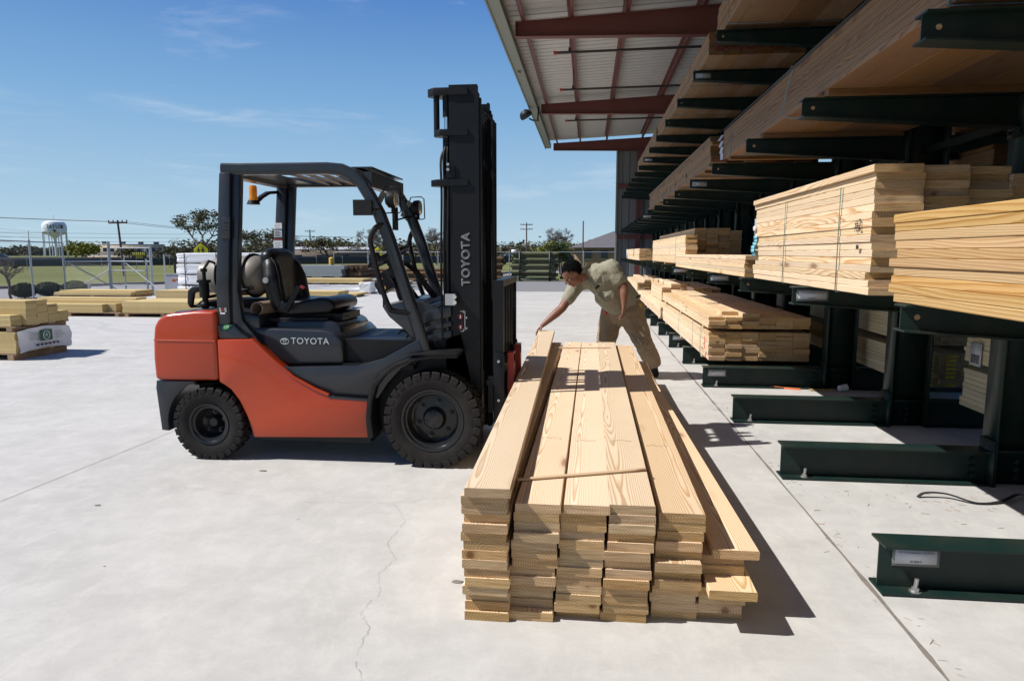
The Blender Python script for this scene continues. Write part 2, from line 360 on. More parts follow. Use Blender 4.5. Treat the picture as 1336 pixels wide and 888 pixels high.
M['panel'] = objvar('yellow_panel', [(0.3, (0.46, 0.34, 0.15)), (0.7, (0.60, 0.46, 0.22))], 0.8, 3, (1, 6, 30))
M['paletwood'] = objvar('pallet_wood', [(0.3, (0.20, 0.13, 0.075)), (0.7, (0.36, 0.25, 0.16))], 0.85, 5)
M['galv'] = simple('galvanised', (0.38, 0.40, 0.41), 0.45, 0.5, var=0.15)
M['grass'] = None
M['orangebeacon'] = NT('amber_lens').set(color=(0.95, 0.33, 0.01), rough=0.15, trans=0.45, spec=0.6).m
M['glasslens'] = NT('lamp_lens').set(color=(0.55, 0.47, 0.33), rough=0.08, spec=0.8, metal=0.3).m
M['barkgrey'] = objvar('bark', [(0.3, (0.075, 0.06, 0.05)), (0.7, (0.15, 0.125, 0.105))], 0.9, 12)
M['skin'] = None
def mat_grass():
    t = NT('grass'); oc = t.obj(); a = t.noise(oc, 0.05, 6, 0.7); b = t.noise(oc, 3.0, 5, 0.75); m = t.noise(t.mapping(oc, (0.02, 0.35, 1), rot=(0, 0, 0.5)), 1, 3)
    f = t.math('ADD', t.math('MULTIPLY', a.outputs[0], 0.45), t.math('ADD', t.math('MULTIPLY', b.outputs[0], 0.3), t.math('MULTIPLY', m.outputs[0], 0.25)))
    t.set(color=t.ramp(f, [(0.36, (0.085, 0.105, 0.028)), (0.5, (0.15, 0.155, 0.055)), (0.64, (0.23, 0.20, 0.095))]), rough=0.95, spec=0.1)
    t.bump(b.outputs[0], 0.5, 0.05); return t.m
M['grass'] = mat_grass()

# ------------------------------------------------------------------ ground, road
def big_sheet(name, pts, z, mat): return structure(name, sheet(pts, z), mat, smooth=0)
big_sheet('terrain', [(-4000, -4000), (4000, -4000), (4000, 4000), (-4000, 4000)], -0.06, M['grass'])
big_sheet('yard_slab', [(-12.2, -14), (14, -14), (14, 28.6), (-2.3, 26.6), (-9.2, 27.6), (-10.4, 24.9), (-14.9, 23.9), (-16.0, 18.5), (-15.9, 12.0)], 0.0, M['concrete'])
big_sheet('asphalt_lane', [(-9.6, 24.5), (14, 24.5), (14, 37.6), (-12.6, 37.6)], -0.006, M['asphalt'])
def edge_line(p, q, s): return
A, B = Vector((-25.2, 26.7)), Vector((-20.3, 32.6)); d = (B - A).normalized(); n = Vector((d.y, -d.x))
far0, far1 = A - d * 45, B + d * 22
road = [far0, far1, Vector((-4.6, 66)), Vector((60, 90)), Vector((60, 82)), Vector((0, 56)), Vector((-8.5, 42)), Vector((-12.3, 33)), Vector((-14.4, 24.2)), Vector((-15.3, 22.4)), Vector((-16.7, 18.6)), A - d * 45 + n * 9.5]
big_sheet('road', [tuple(p) for p in road], -0.03, M['road'])
bm = NB()
path = [(*far0, 0.0), (*A, 0.0), (*B, 0.0), (*far1, 0.0), (-4.6, 66, 0), (60, 90, 0)]
tube(bm, path, 1, sect=[(-0.09, -0.12), (0.09, -0.12), (0.09, 0.09), (-0.09, 0.11)])
structure('road_kerb', bm, M['joint'])
# saw cut at the rack line, long joint on the left and random cracks: thin fillers lying in the slab
def strip(name, pts, w, z, mat, jag=0.0, sub=1):
    bm = NB(); P = []
    for a, b in zip(pts, pts[1:]):
        a, b = Vector(a), Vector(b); k = max(1, int((b - a).length / sub))
        for i in range(k): P.append(a.lerp(b, i / k) + Vector((rnd.uniform(-jag, jag), rnd.uniform(-jag, jag))))
    P.append(Vector(pts[-1])); prev = None
    for i, p in enumerate(P):
        d = (P[min(i + 1, len(P) - 1)] - P[max(i - 1, 0)]).normalized(); nn = Vector((-d.y, d.x)); ww = w * (rnd.uniform(0.35, 1.3) if jag else 1)
        cur = (bm.verts.new((*(p + nn * ww), z)), bm.verts.new((*(p - nn * ww), z)))
        if prev and not (jag > .005 and rnd.random() < .10):
            f = bm.faces.new((prev[0], prev[1], cur[1], cur[0])); 
            if f.normal.z < 0: f.normal_flip()
        prev = cur
    bmesh.ops.recalc_face_normals(bm, faces=bm.faces)
    return structure(name, bm, mat, smooth=0)
strip('expansion_joint', [(1.285, 0.3), (1.29, 3), (1.28, 8), (1.27, 16), (1.26, 26)], 0.011, 0.003, M['joint'], jag=0.0015, sub=0.15)
strip('expansion_joint', [(-3.53, 1.0), (-3.534, 3.615), (-3.477, 5.159), (-3.40, 9.5)], 0.0020, 0.003, M['crack'])
strip('expansion_joint', [(-16, 8.9), (-3.41, 9.1), (1.27, 9.2)], 0.003, 0.0035, M['crack'])
strip('slab_crack', [(-3.534, 3.877), (-3.038, 3.962), (-2.585, 3.998), (-2.286, 3.931), (-1.639, 3.829), (-1.149, 3.871), (-0.777, 4.018), (-0.45, 4.12)], 0.0006, 0.003, M['crack'], jag=0.007, sub=0.022)
strip('slab_crack', [(-1.149, 3.871), (-1.06, 3.72), (-1.005, 3.599), (-1.02, 3.3), (-0.921, 3.137), (-0.96, 2.95), (-0.897, 2.813), (-0.93, 2.62), (-0.85, 2.501), (-0.85, 2.3), (-0.77, 2.17), (-0.80, 1.7)], 0.0006, 0.0034, M['crack'], jag=0.008, sub=0.02)
strip('slab_crack', [(1.6, 3.62), (1.9, 3.60), (2.3, 3.66), (3.0, 3.6)], 0.001, 0.003, M['crack'], jag=0.006, sub=0.05)

# ------------------------------------------------------------------ canopy building
roof = thing('open_lumber_shed', 'open-sided lumber shed with dark red beams and a pale corrugated roof over the racks', 'shed', (-1.55, 14.6, 0))
RO = (-1.55, 14.6, 0)
def sl(x): return 0.048 * (x + 1.55)
for yb in (-8.8, -1.0, 6.8, 14.6, 22.4, 30.2):
    bm = NB()
    x0, x1 = -1.52, 9.0; zb0, zb1 = 5.87, 5.87 - 0.02 * (x1 - x0); zt0, zt1 = 6.16, 6.16 + sl(x1)
    prism(bm, [(x0, zb0 + .012), (x1, zb1 + .012), (x1, zt1 - .012), (x0, zt0 - .012)], yb - 0.005, yb + 0.005)
    prism(bm, [(x0, zb0), (x1, zb1), (x1, zb1 + .012), (x0, zb0 + .012)], yb - 0.09, yb + 0.09)
    prism(bm, [(x0, zt0 - .012), (x1, zt1 - .012), (x1, zt1), (x0, zt0)], yb - 0.09, yb + 0.09)
    box(bm, x0 - .012, x0, yb - .09, yb + .09, zb0, zt0)
    obj('roof_beam', bm, M['redsteel'], roof, off=RO)
for xp in (-1.40, -0.42, 0.70, 2.2, 3.7, 5.2, 6.7, 8.2):
    bm = NB(); z = 6.165 + sl(xp)
    box(bm, xp, xp + .006, -9, 30.35, z, z + .2); box(bm, xp, xp + .07, -9, 30.35, z, z + .006); box(bm, xp - .065, xp + .0, -9, 30.35, z + .194, z + .2)
    obj('purlin', bm, M['redsteel'], roof, off=RO)
bm = NB(); prof = []; y = -9.2
while y < 30.5:
    for dy, dz in ((0, 0), (.19, 0), (.205, .035), (.245, .035), (.26, 0)): prof.append((y + dy, dz))
    y += 0.305
a = [bm.verts.new((-1.885, yy, 6.375 + sl(-1.885) + dz)) for yy, dz in prof]; b = [bm.verts.new((9.0, yy, 6.375 + sl(9.0) + dz)) for yy, dz in prof]
for i in range(len(a) - 1): bm.faces.new((a[i], b[i], b[i + 1], a[i + 1]))
M['roofsheet'] = simple('pale_roof_sheet', (0.50, 0.475, 0.45), 0.5, var=0.08, scale=1.2)
o = obj('roof_sheet', bm, M['roofsheet'], roof, off=RO, smooth=0); md = o.modifiers.new('thickness', 'SOLIDIFY'); md.thickness = 0.004
bm = NB(); box(bm, -1.87, -1.66, -9.2, 30.42, 5.99, 6.03); box(bm, -1.90, -1.87, -9.2, 30.42, 5.96, 6.355); box(bm, -1.66, -1.645, -9.2, 30.42, 5.99, 6.16)
obj('eave_gutter', bm, M['trim'], roof, off=RO)
for yy in (17.6, 24.0, 12.2): bm = NB(); cyl(bm, (-1.76, yy, 5.93), (-1.76, yy, 5.99), 0.04); obj('gutter_outlet', bm, M['trim'], roof, off=RO)
# end wall of ribbed sheet with frame column and girt
M['wallsheet'] = simple('wall_sheet', (0.16, 0.16, 0.165), 0.55, var=0.1, scale=2)
bm = NB(); x = 1.22; P = []
while x < 5.0:
    for dx, dy in ((0, 0), (.20, 0), (.22, .035), (.26, .035), (.28, 0)): P.append((x + dx, dy))
    x += 0.305
a = [bm.verts.new((xx, 30.34 + dy, -0.05)) for xx, dy in P]; b = [bm.verts.new((xx, 30.34 + dy, 6.3)) for xx, dy in P]
for i in range(len(a) - 1): bm.faces.new((a[i], a[i + 1], b[i + 1], b[i]))
o = obj('wall_sheet', bm, M['wallsheet'], roof, off=RO, smooth=0); o.modifiers.new('t', 'SOLIDIFY').thickness = 0.004
bm = NB(); box(bm, 1.16, 1.225, 30.2, 30.42, -0.05, 6.1); obj('corner_trim', bm, M['trim'], roof, off=RO)
bm = NB(); box(bm, 2.05, 2.23, 30.0, 30.012, 0, 5.85); box(bm, 2.05, 2.23, 30.19, 30.2, 0, 5.85); box(bm, 2.135, 2.145, 30.0, 30.2, 0, 5.85); obj('column', bm, M['redsteel'], roof, off=RO)
for z in (2.1, 4.25): bm = NB(); box(bm, 1.22, 5.0, 30.25, 30.335, z, z + .18); obj('girt', bm, M['redsteel'], roof, off=RO)
for yb in (-8.8, -1.0, 6.8, 14.6, 22.4, 30.2):
    bm = NB(); box(bm, 5.6, 5.8, yb - .1, yb + .1, 0, 5.7); obj('column', bm, M['redsteel'], roof, off=RO)
for yp in (15.5, 18.9, 23.2, 10.4):
    t = thing('sprinkler_pipe', {15.5: 'dark sprinkler pipe under the corrugated roof, nearest of the three in view', 18.9: 'middle dark sprinkler pipe hanging under the corrugated roof', 23.2: 'farthest thin sprinkler pipe under the roof, close to the end wall', 10.4: 'dark sprinkler pipe under the roof over the nearest lumber packs'}[yp], 'sprinkler pipe', (-0.75, yp, 5.8), group='sprinkler pipes under the shed roof')
    bm = NB(); cyl(bm, (0, 0, 0), (8, 0, 0.1), 0.028, n=10); obj('pipe', bm, M['pipe'], t)
    bm = NB(); cyl(bm, (-0.05, 0, 0), (0.02, 0, 0), 0.04, n=10); obj('end_cap', bm, M['forkred'], t)
    for xx in (0.3, 3.4): bm = NB(); cyl(bm, (xx, 0, 0.02), (xx, 0, 0.55), 0.010, n=6); cyl(bm, (xx, 0, .03), (xx, 0, .10), 0.03, n=8); obj('hanger', bm, M['pipe'], t)
t = thing('flood_lamp', 'dark dome floodlight on a short arm at the shed roof edge', 'floodlight', (-1.86, 21.9, 5.75))
bm = NB(); lathe(bm, [(0, .16), (.10, .15), (.17, .09), (.20, 0), (.19, -.06), (.10, -.07), (0, -.07)], (-.12, 0, 0), (-.5, 0, .85), 20); obj('lamp_housing', bm, M['black'], t)
bm = NB(); tube(bm, [(-.02, 0, -.1), (.1, 0, -.16), (.25, 0, -.16), (.28, 0, .25)], .025); obj('arm', bm, M['black'], t)

# ------------------------------------------------------------------ cantilever rack
YS = [1.5, 3.08, 4.65, 6.2, 7.83, 9.47, 11.1, 12.75, 14.4, 16.0, 17.6, 19.2, 20.8, 22.4, 24.0, 25.6, 27.2, 28.8]
rack = thing('cantilever_rack', 'long dark green steel cantilever rack holding lumber under the shed roof', 'storage rack', (2.62, 3.08, 0))
KO = Vector((2.62, 3.08, 0))
def ibeam_x(bm, x0, x1, yc, zt, h0, h1, w=0.14, tf=0.009, tw=0.008):
    """top flange level at zt; depth h0 at x0 and h1 at x1"""
    prism(bm, [(x0, zt - tf), (x1, zt - tf), (x1, zt), (x0, zt)], yc - w / 2, yc + w / 2)
    prism(bm, [(x0, zt - h0), (x1, zt - h1), (x1, zt - h1 + tf), (x0, zt - h0 + tf)], yc - w / 2, yc + w / 2)
    prism(bm, [(x0 + .004, zt - h0 + tf), (x1, zt - h1 + tf), (x1, zt - tf), (x0 + .004, zt - tf)], yc - tw / 2, yc + tw / 2)
def mk(fn, name, mat): bm = NB(); fn(bm); return finish_mesh(bm, name, mat)
def col_fn(bm):
    box(bm, 0, .012, -.085, .085, .0, 5.0); box(bm, .30, .312, -.085, .085, .0, 5.0); box(bm, .012, .30, -.005, .005, 0, 5.0)
    box(bm, .012, .30, -.06, -.006, .225, .237)
me_col = mk(col_fn, 'column', M['green'])
me_base = mk(lambda bm: (ibeam_x(bm, -1.31, -0.002, 0, .23, .225, .225, .15, .011), ibeam_x(bm, .314, 1.6, 0, .23, .225, .225, .15, .011), box(bm, -.012, -.002, -.085, .085, .0, .3)), 'base_beam', M['green'])
me_arm = mk(lambda bm: (ibeam_x(bm, -1.29, -.012, 0, 0, .115, .20, .11), box(bm, -.012, -.001, -.085, .085, -.26, .10)), 'arm', M['green'])
me_arm2 = mk(lambda bm: (ibeam_x(bm, .324, 1.6, 0, 0, .20, .115, .11), box(bm, .313, .324, -.085, .085, -.26, .10)), 'rear_arm', M['green'])
def bolt_fn(bm): cyl(bm, (0, 0, 0), (-.022, 0, 0), .02, n=6); cyl(bm, (0, 0, 0), (-.032, 0, 0), .011, n=8)
me_bolt = mk(bolt_fn, 'bolt', M['green']); me_zbolt = mk(bolt_fn, 'bolt', M['bolt'])
me_hole = mk(lambda bm: cyl(bm, (0, 0, 0), (0, -.002, 0), .012, n=12), 'bolt_hole', M['pine'])
me_anchor = mk(lambda bm: (cyl(bm, (0, 0, 0), (0, 0, .006), .026, n=14), cyl(bm, (0, 0, .006), (0, 0, .022), .017, n=6), cyl(bm, (0, 0, .022), (.004, 0, .062), .009, n=8)), 'anchor_bolt', M['bolt'])
card = paint('card_white', (0.60, 0.60, 0.64), 0.5, dirt=0.1)
frm = simple('card_sleeve', (0.22, 0.23, 0.22), 0.3)
def sign_card(parent, x, y, z, w, h, lines, name='shelf_label'):
    """clear sleeve with a printed card facing the aisle's near side"""
    bm = NB(); box(bm, x, x + w, y - .003, y, z, z + h); s = obj(name, bm, frm, parent)
    bm = NB(); box(bm, x + .012, x + w - .012, y - .0045, y - .003, z + .012, z + h - .010); obj('card', bm, card, s)
    for (tx, size, rx, rz) in lines:
        lettering(tx, size, M['blackprint'], s, (x + w * rx, y - .0052, z + h * rz), (math.pi / 2, 0, 0), 'printed_line', extrude=.0003)
for i, y in enumerate(YS):
    dy = y - KO.y
    c = link('column', me_col, rack, (0, dy, 0))
    b = link('base_beam', me_base, rack, (0, dy, 0))
    if y < 15:
        for z in (.07, .12, .17):
            link('bolt', me_bolt, b, (-.10, -.005, z - .01), (0, 0, math.pi / 2)); link('bolt', me_bolt, b, (.16, -.006, z - .01), (0, 0, math.pi / 2))
        link('anchor_bolt', me_anchor, b, (-1.16, -.045, .013))
    for lv, z in ((1, 1.283), (2, 2.462), (3, 3.84)):
        a = link('arm', me_arm, rack, (0, dy, z)); link('rear_arm', me_arm2, rack, (0, dy, z))
        if y < 13:
            link('bolt_hole', me_hole, a, (-1.22, -.0052, -.055))
            for s in (-.055, .055):
                link('bolt', me_bolt, a, (-.010, s, .06), scale=(.6, .7, .7)); link('bolt', me_bolt, a, (-.010, s, -.225), scale=(.6, .7, .7))
for (y, lv, ln) in ((3.08, 0, 'a'), (4.65, 1, 'b'), (7.83, 0, 'c'), (7.83, 1, 'c'), (9.47, 2, 'd'), (11.1, 1, 'c'), (11.1, 0, 'c'), (9.47, 3, 'd'), (17.6, 3, 'c'), (17.6, 2, 'c'), (6.2, 3, 'c')):
    z0 = (0.115, 1.283 - .095, 2.462 - .095, 3.84 - .095)[lv]; hh = .075
    sign_card(rack, -1.29 + (.04 if lv == 0 else .03), y - KO.y - .005, z0, .20, hh if lv else .085,
              [('2 X 8 Dimensional 1 2 3 4 5 6', .012, .5, .76), ('00 0000 0', .012, .5, .26)] if ln in 'abc' else [('2 0 1 2 X 1 1', .034, .5, .48)])
# cross bracing in two bays
for (ya, yb) in ((11.1, 12.75), (20.8, 22.4)):
    for za, zb in ((1.35, 2.3), (2.3, 1.35)):
        bm = NB(); tube(bm, [(2.78, ya + .02, za), (2.78, yb - .02, zb)], .009, n=6); obj('brace', bm, M['green'], rack, off=KO)
for z in (1.33, 2.32, 4.9):
    bm = NB(); box(bm, 2.76, 2.80, YS[0], YS[-1], z, z + .05); obj('spreader', bm, M['green'], rack, off=KO)

# ------------------------------------------------------------------ lumber
PM = {}
def plank_mesh(w, L, t, mat, ch=0.003):
    k = (round(w, 4), round(L, 3), round(t, 4), mat.name)
    if k in PM: return PM[k]
    bm = NB(); a, b = w / 2, t / 2
    sec = [(-a + ch, -b), (a - ch, -b), (a, -b + ch), (a, b - ch), (a - ch, b), (-a + ch, b), (-a, b - ch), (-a, -b + ch)]
    prism(bm, sec, 0, L, 'Y'); PM[k] = finish_mesh(bm, 'plank', mat, smooth=0); return PM[k]
def plank(parent, x, y, z, w, L, t, mat, rz=0.0, ry=0.0, rx=0.0, name='plank', **kw):
    o = link(name, plank_mesh(w, L, t, mat), parent, (x, y, z), (rx, ry, rz)); return tag(o, **kw) if kw else o
M['strapblue'] = simple('strap_blue', (0.15, 0.27, 0.33), 0.4)
M['strapgreen'] = simple('strap_green', (0.06, 0.13, 0.10), 0.4)
def strap(parent, y, x0, x1, z0, z1, mat, w=.012, sag=0):
    bm = NB(); e = .004
    for (a, b, c, d) in ((x0 - e, x0 - e + .002, z0 - e, z1 + e), (x1 + e - .002, x1 + e, z0 - e, z1 + e), (x0 - e, x1 + e, z1 + e - .002, z1 + e), (x0 - e, x1 + e, z0 - e, z0 - e + .002)):
        box(bm, a, b, y, y + w, c, d)
    obj('strap', bm, mat, parent)
def pack(label, X, Y, Z, cols, L, mat='pine', w=.184, t=.038, jy=.006, jx=.003, straps=(), group=None, gap=.0045, smat='strapgreen', name='lumber_pack', dy=None, cat='lumber pack', rotz=0, bearers=(), tz=.0395):
    """cols: layers in each column"""
    root = thing(name, label, cat, (X, Y, Z), rotz, group)
    z0 = 0.0
    if bearers:
        z0 = .038
        for by in bearers: bm = NB(); box(bm, .01, len(cols) * (w + gap) - .02, by, by + .085, 0.001, .037, .002, 1); obj('bearer', bm, M[mat], root, smooth=0)
    for i, n in enumerate(cols):
        for k in range(n):
            yo = rnd.gauss(0, jy); 
            if dy: yo += dy(i, k)
            plank(root, (i + .5) * (w + gap) + rnd.uniform(-jx, jx), yo, z0 + (k + .5) * (t * 1.012), w, L, t, M[mat], rz=rnd.uniform(-jx, jx) * .3)
    H = z0 + max(cols) * t * 1.012; h0 = z0 + cols[0] * t * 1.012
    for sy in straps: strap(root, sy, -.004, len(cols) * (w + gap) + .004, z0 - .002, h0 if len(set(cols)) == 1 else H, M[smat])
    return root
PG = 'lumber packs lying on the green racks'
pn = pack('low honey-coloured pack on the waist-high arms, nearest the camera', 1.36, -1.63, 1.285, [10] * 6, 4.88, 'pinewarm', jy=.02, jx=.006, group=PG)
pt = pack('tall pale pack with two green straps and #2 written on its side', 1.425, 3.68, 1.285, [15, 17, 17, 16], 2.44, 'pine', w=.235, jy=.016, jx=.006, group=PG,
          dy=lambda i, k: (.05 if i else 0) + (.10 if i > 1 else 0))
for j in range(2): plank(pt, .105 - j * -.02, -.02 + j * .02, (15.5 + (1 - j)) * .0385, .235, 2.47, .038, M['pine'], rz=.004)
for sy in (.43, 1.52): strap(pt, sy, -.006, 1.0, -.002, 15 * .0385 - .002, M['strapgreen'], w=.010)
lettering('#2', .085, M['blackprint'], pt, (-.0105, .15, .36), (math.pi / 2, 0, -math.pi / 2), 'pen_mark', extrude=.0004)
bm = NB(); box(bm, -.014, -.011, .12, .15, .235, .258); obj('pen_dot', bm, M['blackprint'], pt)
bm = NB(); 
for k in range(6): box(bm, -.02 - .012 * math.sin(k * 1.1), -.018 - .012 * math.sin(k * 1.1), 2.33, 2.44, .19 + k * .028, .22 + k * .028)
obj('blue_tag', bm, simple('tag_blue', (0.18, 0.48, 0.60), 0.6), pt, label='pale blue paper tag')
bm = NB(); ball(bm, (-.018, 2.40, .42), .022, (.5, 1.3, 1.2), 1); obj('torn_label', bm, card, pt, smooth=0)
pack('shallow pale pack of five layers on the waist-high arms beyond the tall #2 pack', 1.40, 6.35, 1.285, [5, 5, 5, 5, 4, 5], 4.88, 'pine', group=PG, jy=.02)
pack('square-ended stepped pack on the waist-high arms, behind the shallow five-layer pack', 1.53, 11.5, 1.285, [12, 15, 15, 15, 14], 5.5, 'pine', w=.184, group=PG, jy=.02, straps=(.8,), dy=lambda i, k: -.35 if i == 0 else 0, bearers=(.3, 2.6, 5))
pf = pack('small pack with a white wrapped end at the far end of the waist-high arms', 1.50, 20.5, 1.285, [9] * 5, 6.5, 'pine', group=PG)
bm = NB(); box(bm, -.012, -.006, 6.0, 6.5, .02, .35); obj('white_end_wrap', bm, M['wrap'], pf)
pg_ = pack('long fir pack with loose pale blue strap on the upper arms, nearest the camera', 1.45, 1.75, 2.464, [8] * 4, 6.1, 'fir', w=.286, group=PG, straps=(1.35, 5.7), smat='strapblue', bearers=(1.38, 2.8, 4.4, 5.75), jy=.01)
bm = NB(); tube(bm, [(-.006, 3.55, .34), (-.03, 3.6, .2), (-.03, 3.7, .06), (0.02, 3.62, .012), (.25, 3.4, .02), (.6, 3.1, .03)], .004, n=6); obj('loose_strap', bm, M['strapblue'], pg_)
bm = NB(); box(bm, -.012, 1.2, 0.0, 6.1, .352, .358); obj('black_cover_sheet', bm, M['black'], pg_)
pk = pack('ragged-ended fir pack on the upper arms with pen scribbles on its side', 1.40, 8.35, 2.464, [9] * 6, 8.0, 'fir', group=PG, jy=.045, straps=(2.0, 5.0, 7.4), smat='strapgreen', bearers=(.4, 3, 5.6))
for q in range(34):
    bm = NB(); y0 = rnd.uniform(.4, 6.5); z0 = rnd.uniform(.06, .33); L_ = rnd.uniform(.03, .11)
    tube(bm, [(-.009, y0, z0), (-.009, y0 + L_ * rnd.uniform(.2, 1), z0 + L_ * .5 * rnd.uniform(-1, 1)), (-.009, y0 + L_ * rnd.uniform(-.3, .8), z0 + L_ * .6)], .0022, n=4); obj('pen_mark', bm, M['blackprint'], pk)
bm = NB()
for q in range(4): box(bm, -.02, -.016, -.46 + .03 * q, -.40 + .03 * q, -.0 + .07 * q, .07 + .07 * q, rot=(0, .2 * q, .3))
tg = obj('paper_label', bm, card, pg_, off=(0, -6.5, -.04), smooth=0)
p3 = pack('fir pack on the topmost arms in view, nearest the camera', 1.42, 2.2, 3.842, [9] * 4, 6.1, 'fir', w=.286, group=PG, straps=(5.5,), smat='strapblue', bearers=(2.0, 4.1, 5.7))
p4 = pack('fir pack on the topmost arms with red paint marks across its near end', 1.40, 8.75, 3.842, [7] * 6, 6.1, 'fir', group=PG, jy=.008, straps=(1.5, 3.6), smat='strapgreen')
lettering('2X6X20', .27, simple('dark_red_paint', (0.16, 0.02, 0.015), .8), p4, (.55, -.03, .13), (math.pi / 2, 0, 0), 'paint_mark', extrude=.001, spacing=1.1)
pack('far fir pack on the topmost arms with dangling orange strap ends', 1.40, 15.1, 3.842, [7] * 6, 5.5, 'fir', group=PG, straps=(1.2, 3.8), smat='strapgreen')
pa = pack('strapped ground-level pack with red marks, under the loose stepped boards', 1.40, 8.02, .232, [7] * 6, 4.88, 'pine', t=.046, group=PG, jy=.012, straps=(.55, 1.2, 2.6), smat='strapblue', bearers=(.5, 2.4, 4.4), gap=.003)
bm = NB(); tube(bm, [(-.006, .28, .28), (-.006, .22, .22), (-.006, .30, .20), (-.006, .2, .15)], .004, n=4); tube(bm, [(-.006, .10, .12), (-.006, .18, .06), (-.006, .07, .05)], .004, n=4); obj('paint_mark', bm, M['redprint'], pa)
pack('loose stepped boards piled on top of the ground-level strapped pack', 1.385, 8.00, .232 + .365 + .005, [3, 4, 4, 3, 3, 3], 4.88, 'pine', t=.044, group=PG, jy=.015, bearers=(.4, 2.4, 4.4), dy=lambda i, k: (.25 * (k - 2) if (i == 1 and k == 3) else 0) , gap=.004)
pack('ground-level pack beyond the stepped pile, five layers deep', 1.38, 13.1, .232, [5, 5, 5, 5, 5, 5], 6.1, 'pine', t=.042, group=PG, jy=.03, bearers=(.4, 3, 5.6))
pack('small neat block of boards standing on the farther ground-level pack', 1.55, 14.6, .50, [7, 9, 9], 2.4, 'pine', t=.04, group=PG, jy=.02)
pack('second block of boards on the farther ground-level pack, towards the posts', 2.05, 13.6, .50, [8, 8, 8], 3.0, 'pine', t=.04, group=PG, jy=.03, w=.17)
pack('last ground-level pack near the end wall with an uneven top', 1.40, 19.6, .27, [10, 12, 9, 12, 11], 4.8, 'pine', t=.04, group=PG, jy=.03)
RG = 'lumber packs on the rear side of the racks'
def rear(y, L, z, n, lab, mat='treated', cols=6): return pack(lab, 3.05, y, z, [n] * cols, L, mat, group=RG, jy=.01, bearers=(.6, L - 1))
rear(0.9, 4.95, .232, 8, 'lower pale treated pack behind the nearest rack post'); ra = rear(0.9, 4.95, .60, 7, 'upper treated pack behind the nearest rack post with a white bar-code tag')
bm = NB(); box(bm, -.010, -.008, 4.70, 4.86, .02, .20); l = obj('barcode_tag', bm, card, ra)
bm = NB(); 
for q in range(10): box(bm, -.0106, -.0101, 4.72 + .012 * q, 4.726 + .012 * q + (q % 3) * .002, .04, .11)
obj('bars', bm, M['blackprint'], l)
rb = rear(6.62, 4.9, .232, 8, 'lower treated pack with yellow stamps on its board ends, behind the second rack post')
M['stamp'] = simple('yellow_stamp', (0.55, 0.42, 0.02), 0.6)
for i in range(3):
    for k in range(8):
        bm = NB(); box(bm, .05 + i * .19, .13 + i * .19, -.028, -.024, .046 + k * .0385, .066 + k * .0385); obj('end_stamp', bm, M['stamp'], rb)
rear(6.62, 4.9, .62, 7, 'upper treated pack behind the second and third rack posts')
rear(11.8, 4.9, .232, 8, 'lower treated pack behind the fourth rack post'); rear(11.8, 4.9, .62, 7, 'upper treated pack behind the fourth rack post')
rear(1.2, 6.1, 2.464, 9, 'added fir pack darkening the rear upper arms by the nearest posts', 'fir'); rear(2.2, 6.1, 3.842, 9, 'added fir pack darkening the rear topmost arms by the nearest posts', 'fir')  # packs added to block the sky and keep the upper rear levels dark
rear(8.4, 6.1, 3.842, 9, 'added fir pack darkening the rear topmost arms farther along', 'fir'); rear(0.6, 4.88, 1.285, 26, 'added deep pack closing the sky gap on the rear waist-high arms by the nearest post', 'fir'); rear(5.7, 4.0, 1.285, 26, 'added deep fir pack closing the sky gap on the rear waist-high arms behind the third post', 'fir')  # also added: topmost one for darkness, deep ones piled high against a sky gap

# the big loose stack on the slab
st = thing('loose_board_stack', 'big loose stack of pale pine boards on the concrete in front of the forklift', 'lumber stack', (-0.492, 2.655, 0), R_(-.3))
LB = 5.06
spec = {0: (14, .003, -.055), 1: (13, 0.0, -.02), 2: (13, 0.0, 0.0), 3: (13, 0.0, 0.0), 4: (12, 0.010, 0.03), 5: (7, 0.0, 0.0)}
for i, (n, xo, yo) in spec.items():
    x0 = .19 * i + .094 + xo; drift = 0
    for k in range(n):
        drift = rnd.gauss(0, .0045); y = yo + rnd.gauss(0, .007)
        if k < 1: y += {0: .012, 1: .0, 2: .03, 3: .02, 4: .03, 5: .05}[i]
        if i == 0 and k in (1, 2): y += .03
        if i == 1 and k in (1, 2, 3): y += .035
        if i in (3, 4) and k in (1, 2, 3): y += .012
        if i == 4 and k >= 7: y += .015
        if i == 4 and k == 6: y -= .03
        if i == 5: y += .05
        if i == 5 and k == 4: y -= .10; drift += .03
        if i == 5 and k in (5, 6): y += .04
        if i == 5 and k < 4: drift += .010
        lean = .0024 * k - .008
        t_ = .0385
        plank(st, x0 + (drift if not (i == 0 and k == 13) else -.004) + (lean if i != 0 else 0), y, (k + .5) * t_ + rnd.uniform(-.0005, .0005), .184, LB + rnd.uniform(-.04, .04), .038, M['pine'], rz=rnd.gauss(0, .0012) if not (i == 0 and k == 13) else R_(1.25))
plank(st, .19 * 5 + .094 + .062, .065, 7.5 * .0385 + .0004, .184, 4.9, .038, M['pine'], rz=.022, label='skewed outer board overhanging the right side of the stack')
tp = thing('plank', 'topmost board at the left edge of the stack, held by the bending man', 'plank', (-0.476, 2.572, 14 * .0385 + .002), R_(.9))
plank(tp, .094, 0, .019, .184, 5.38, .038, M['pine'], rx=.0042, name='board')
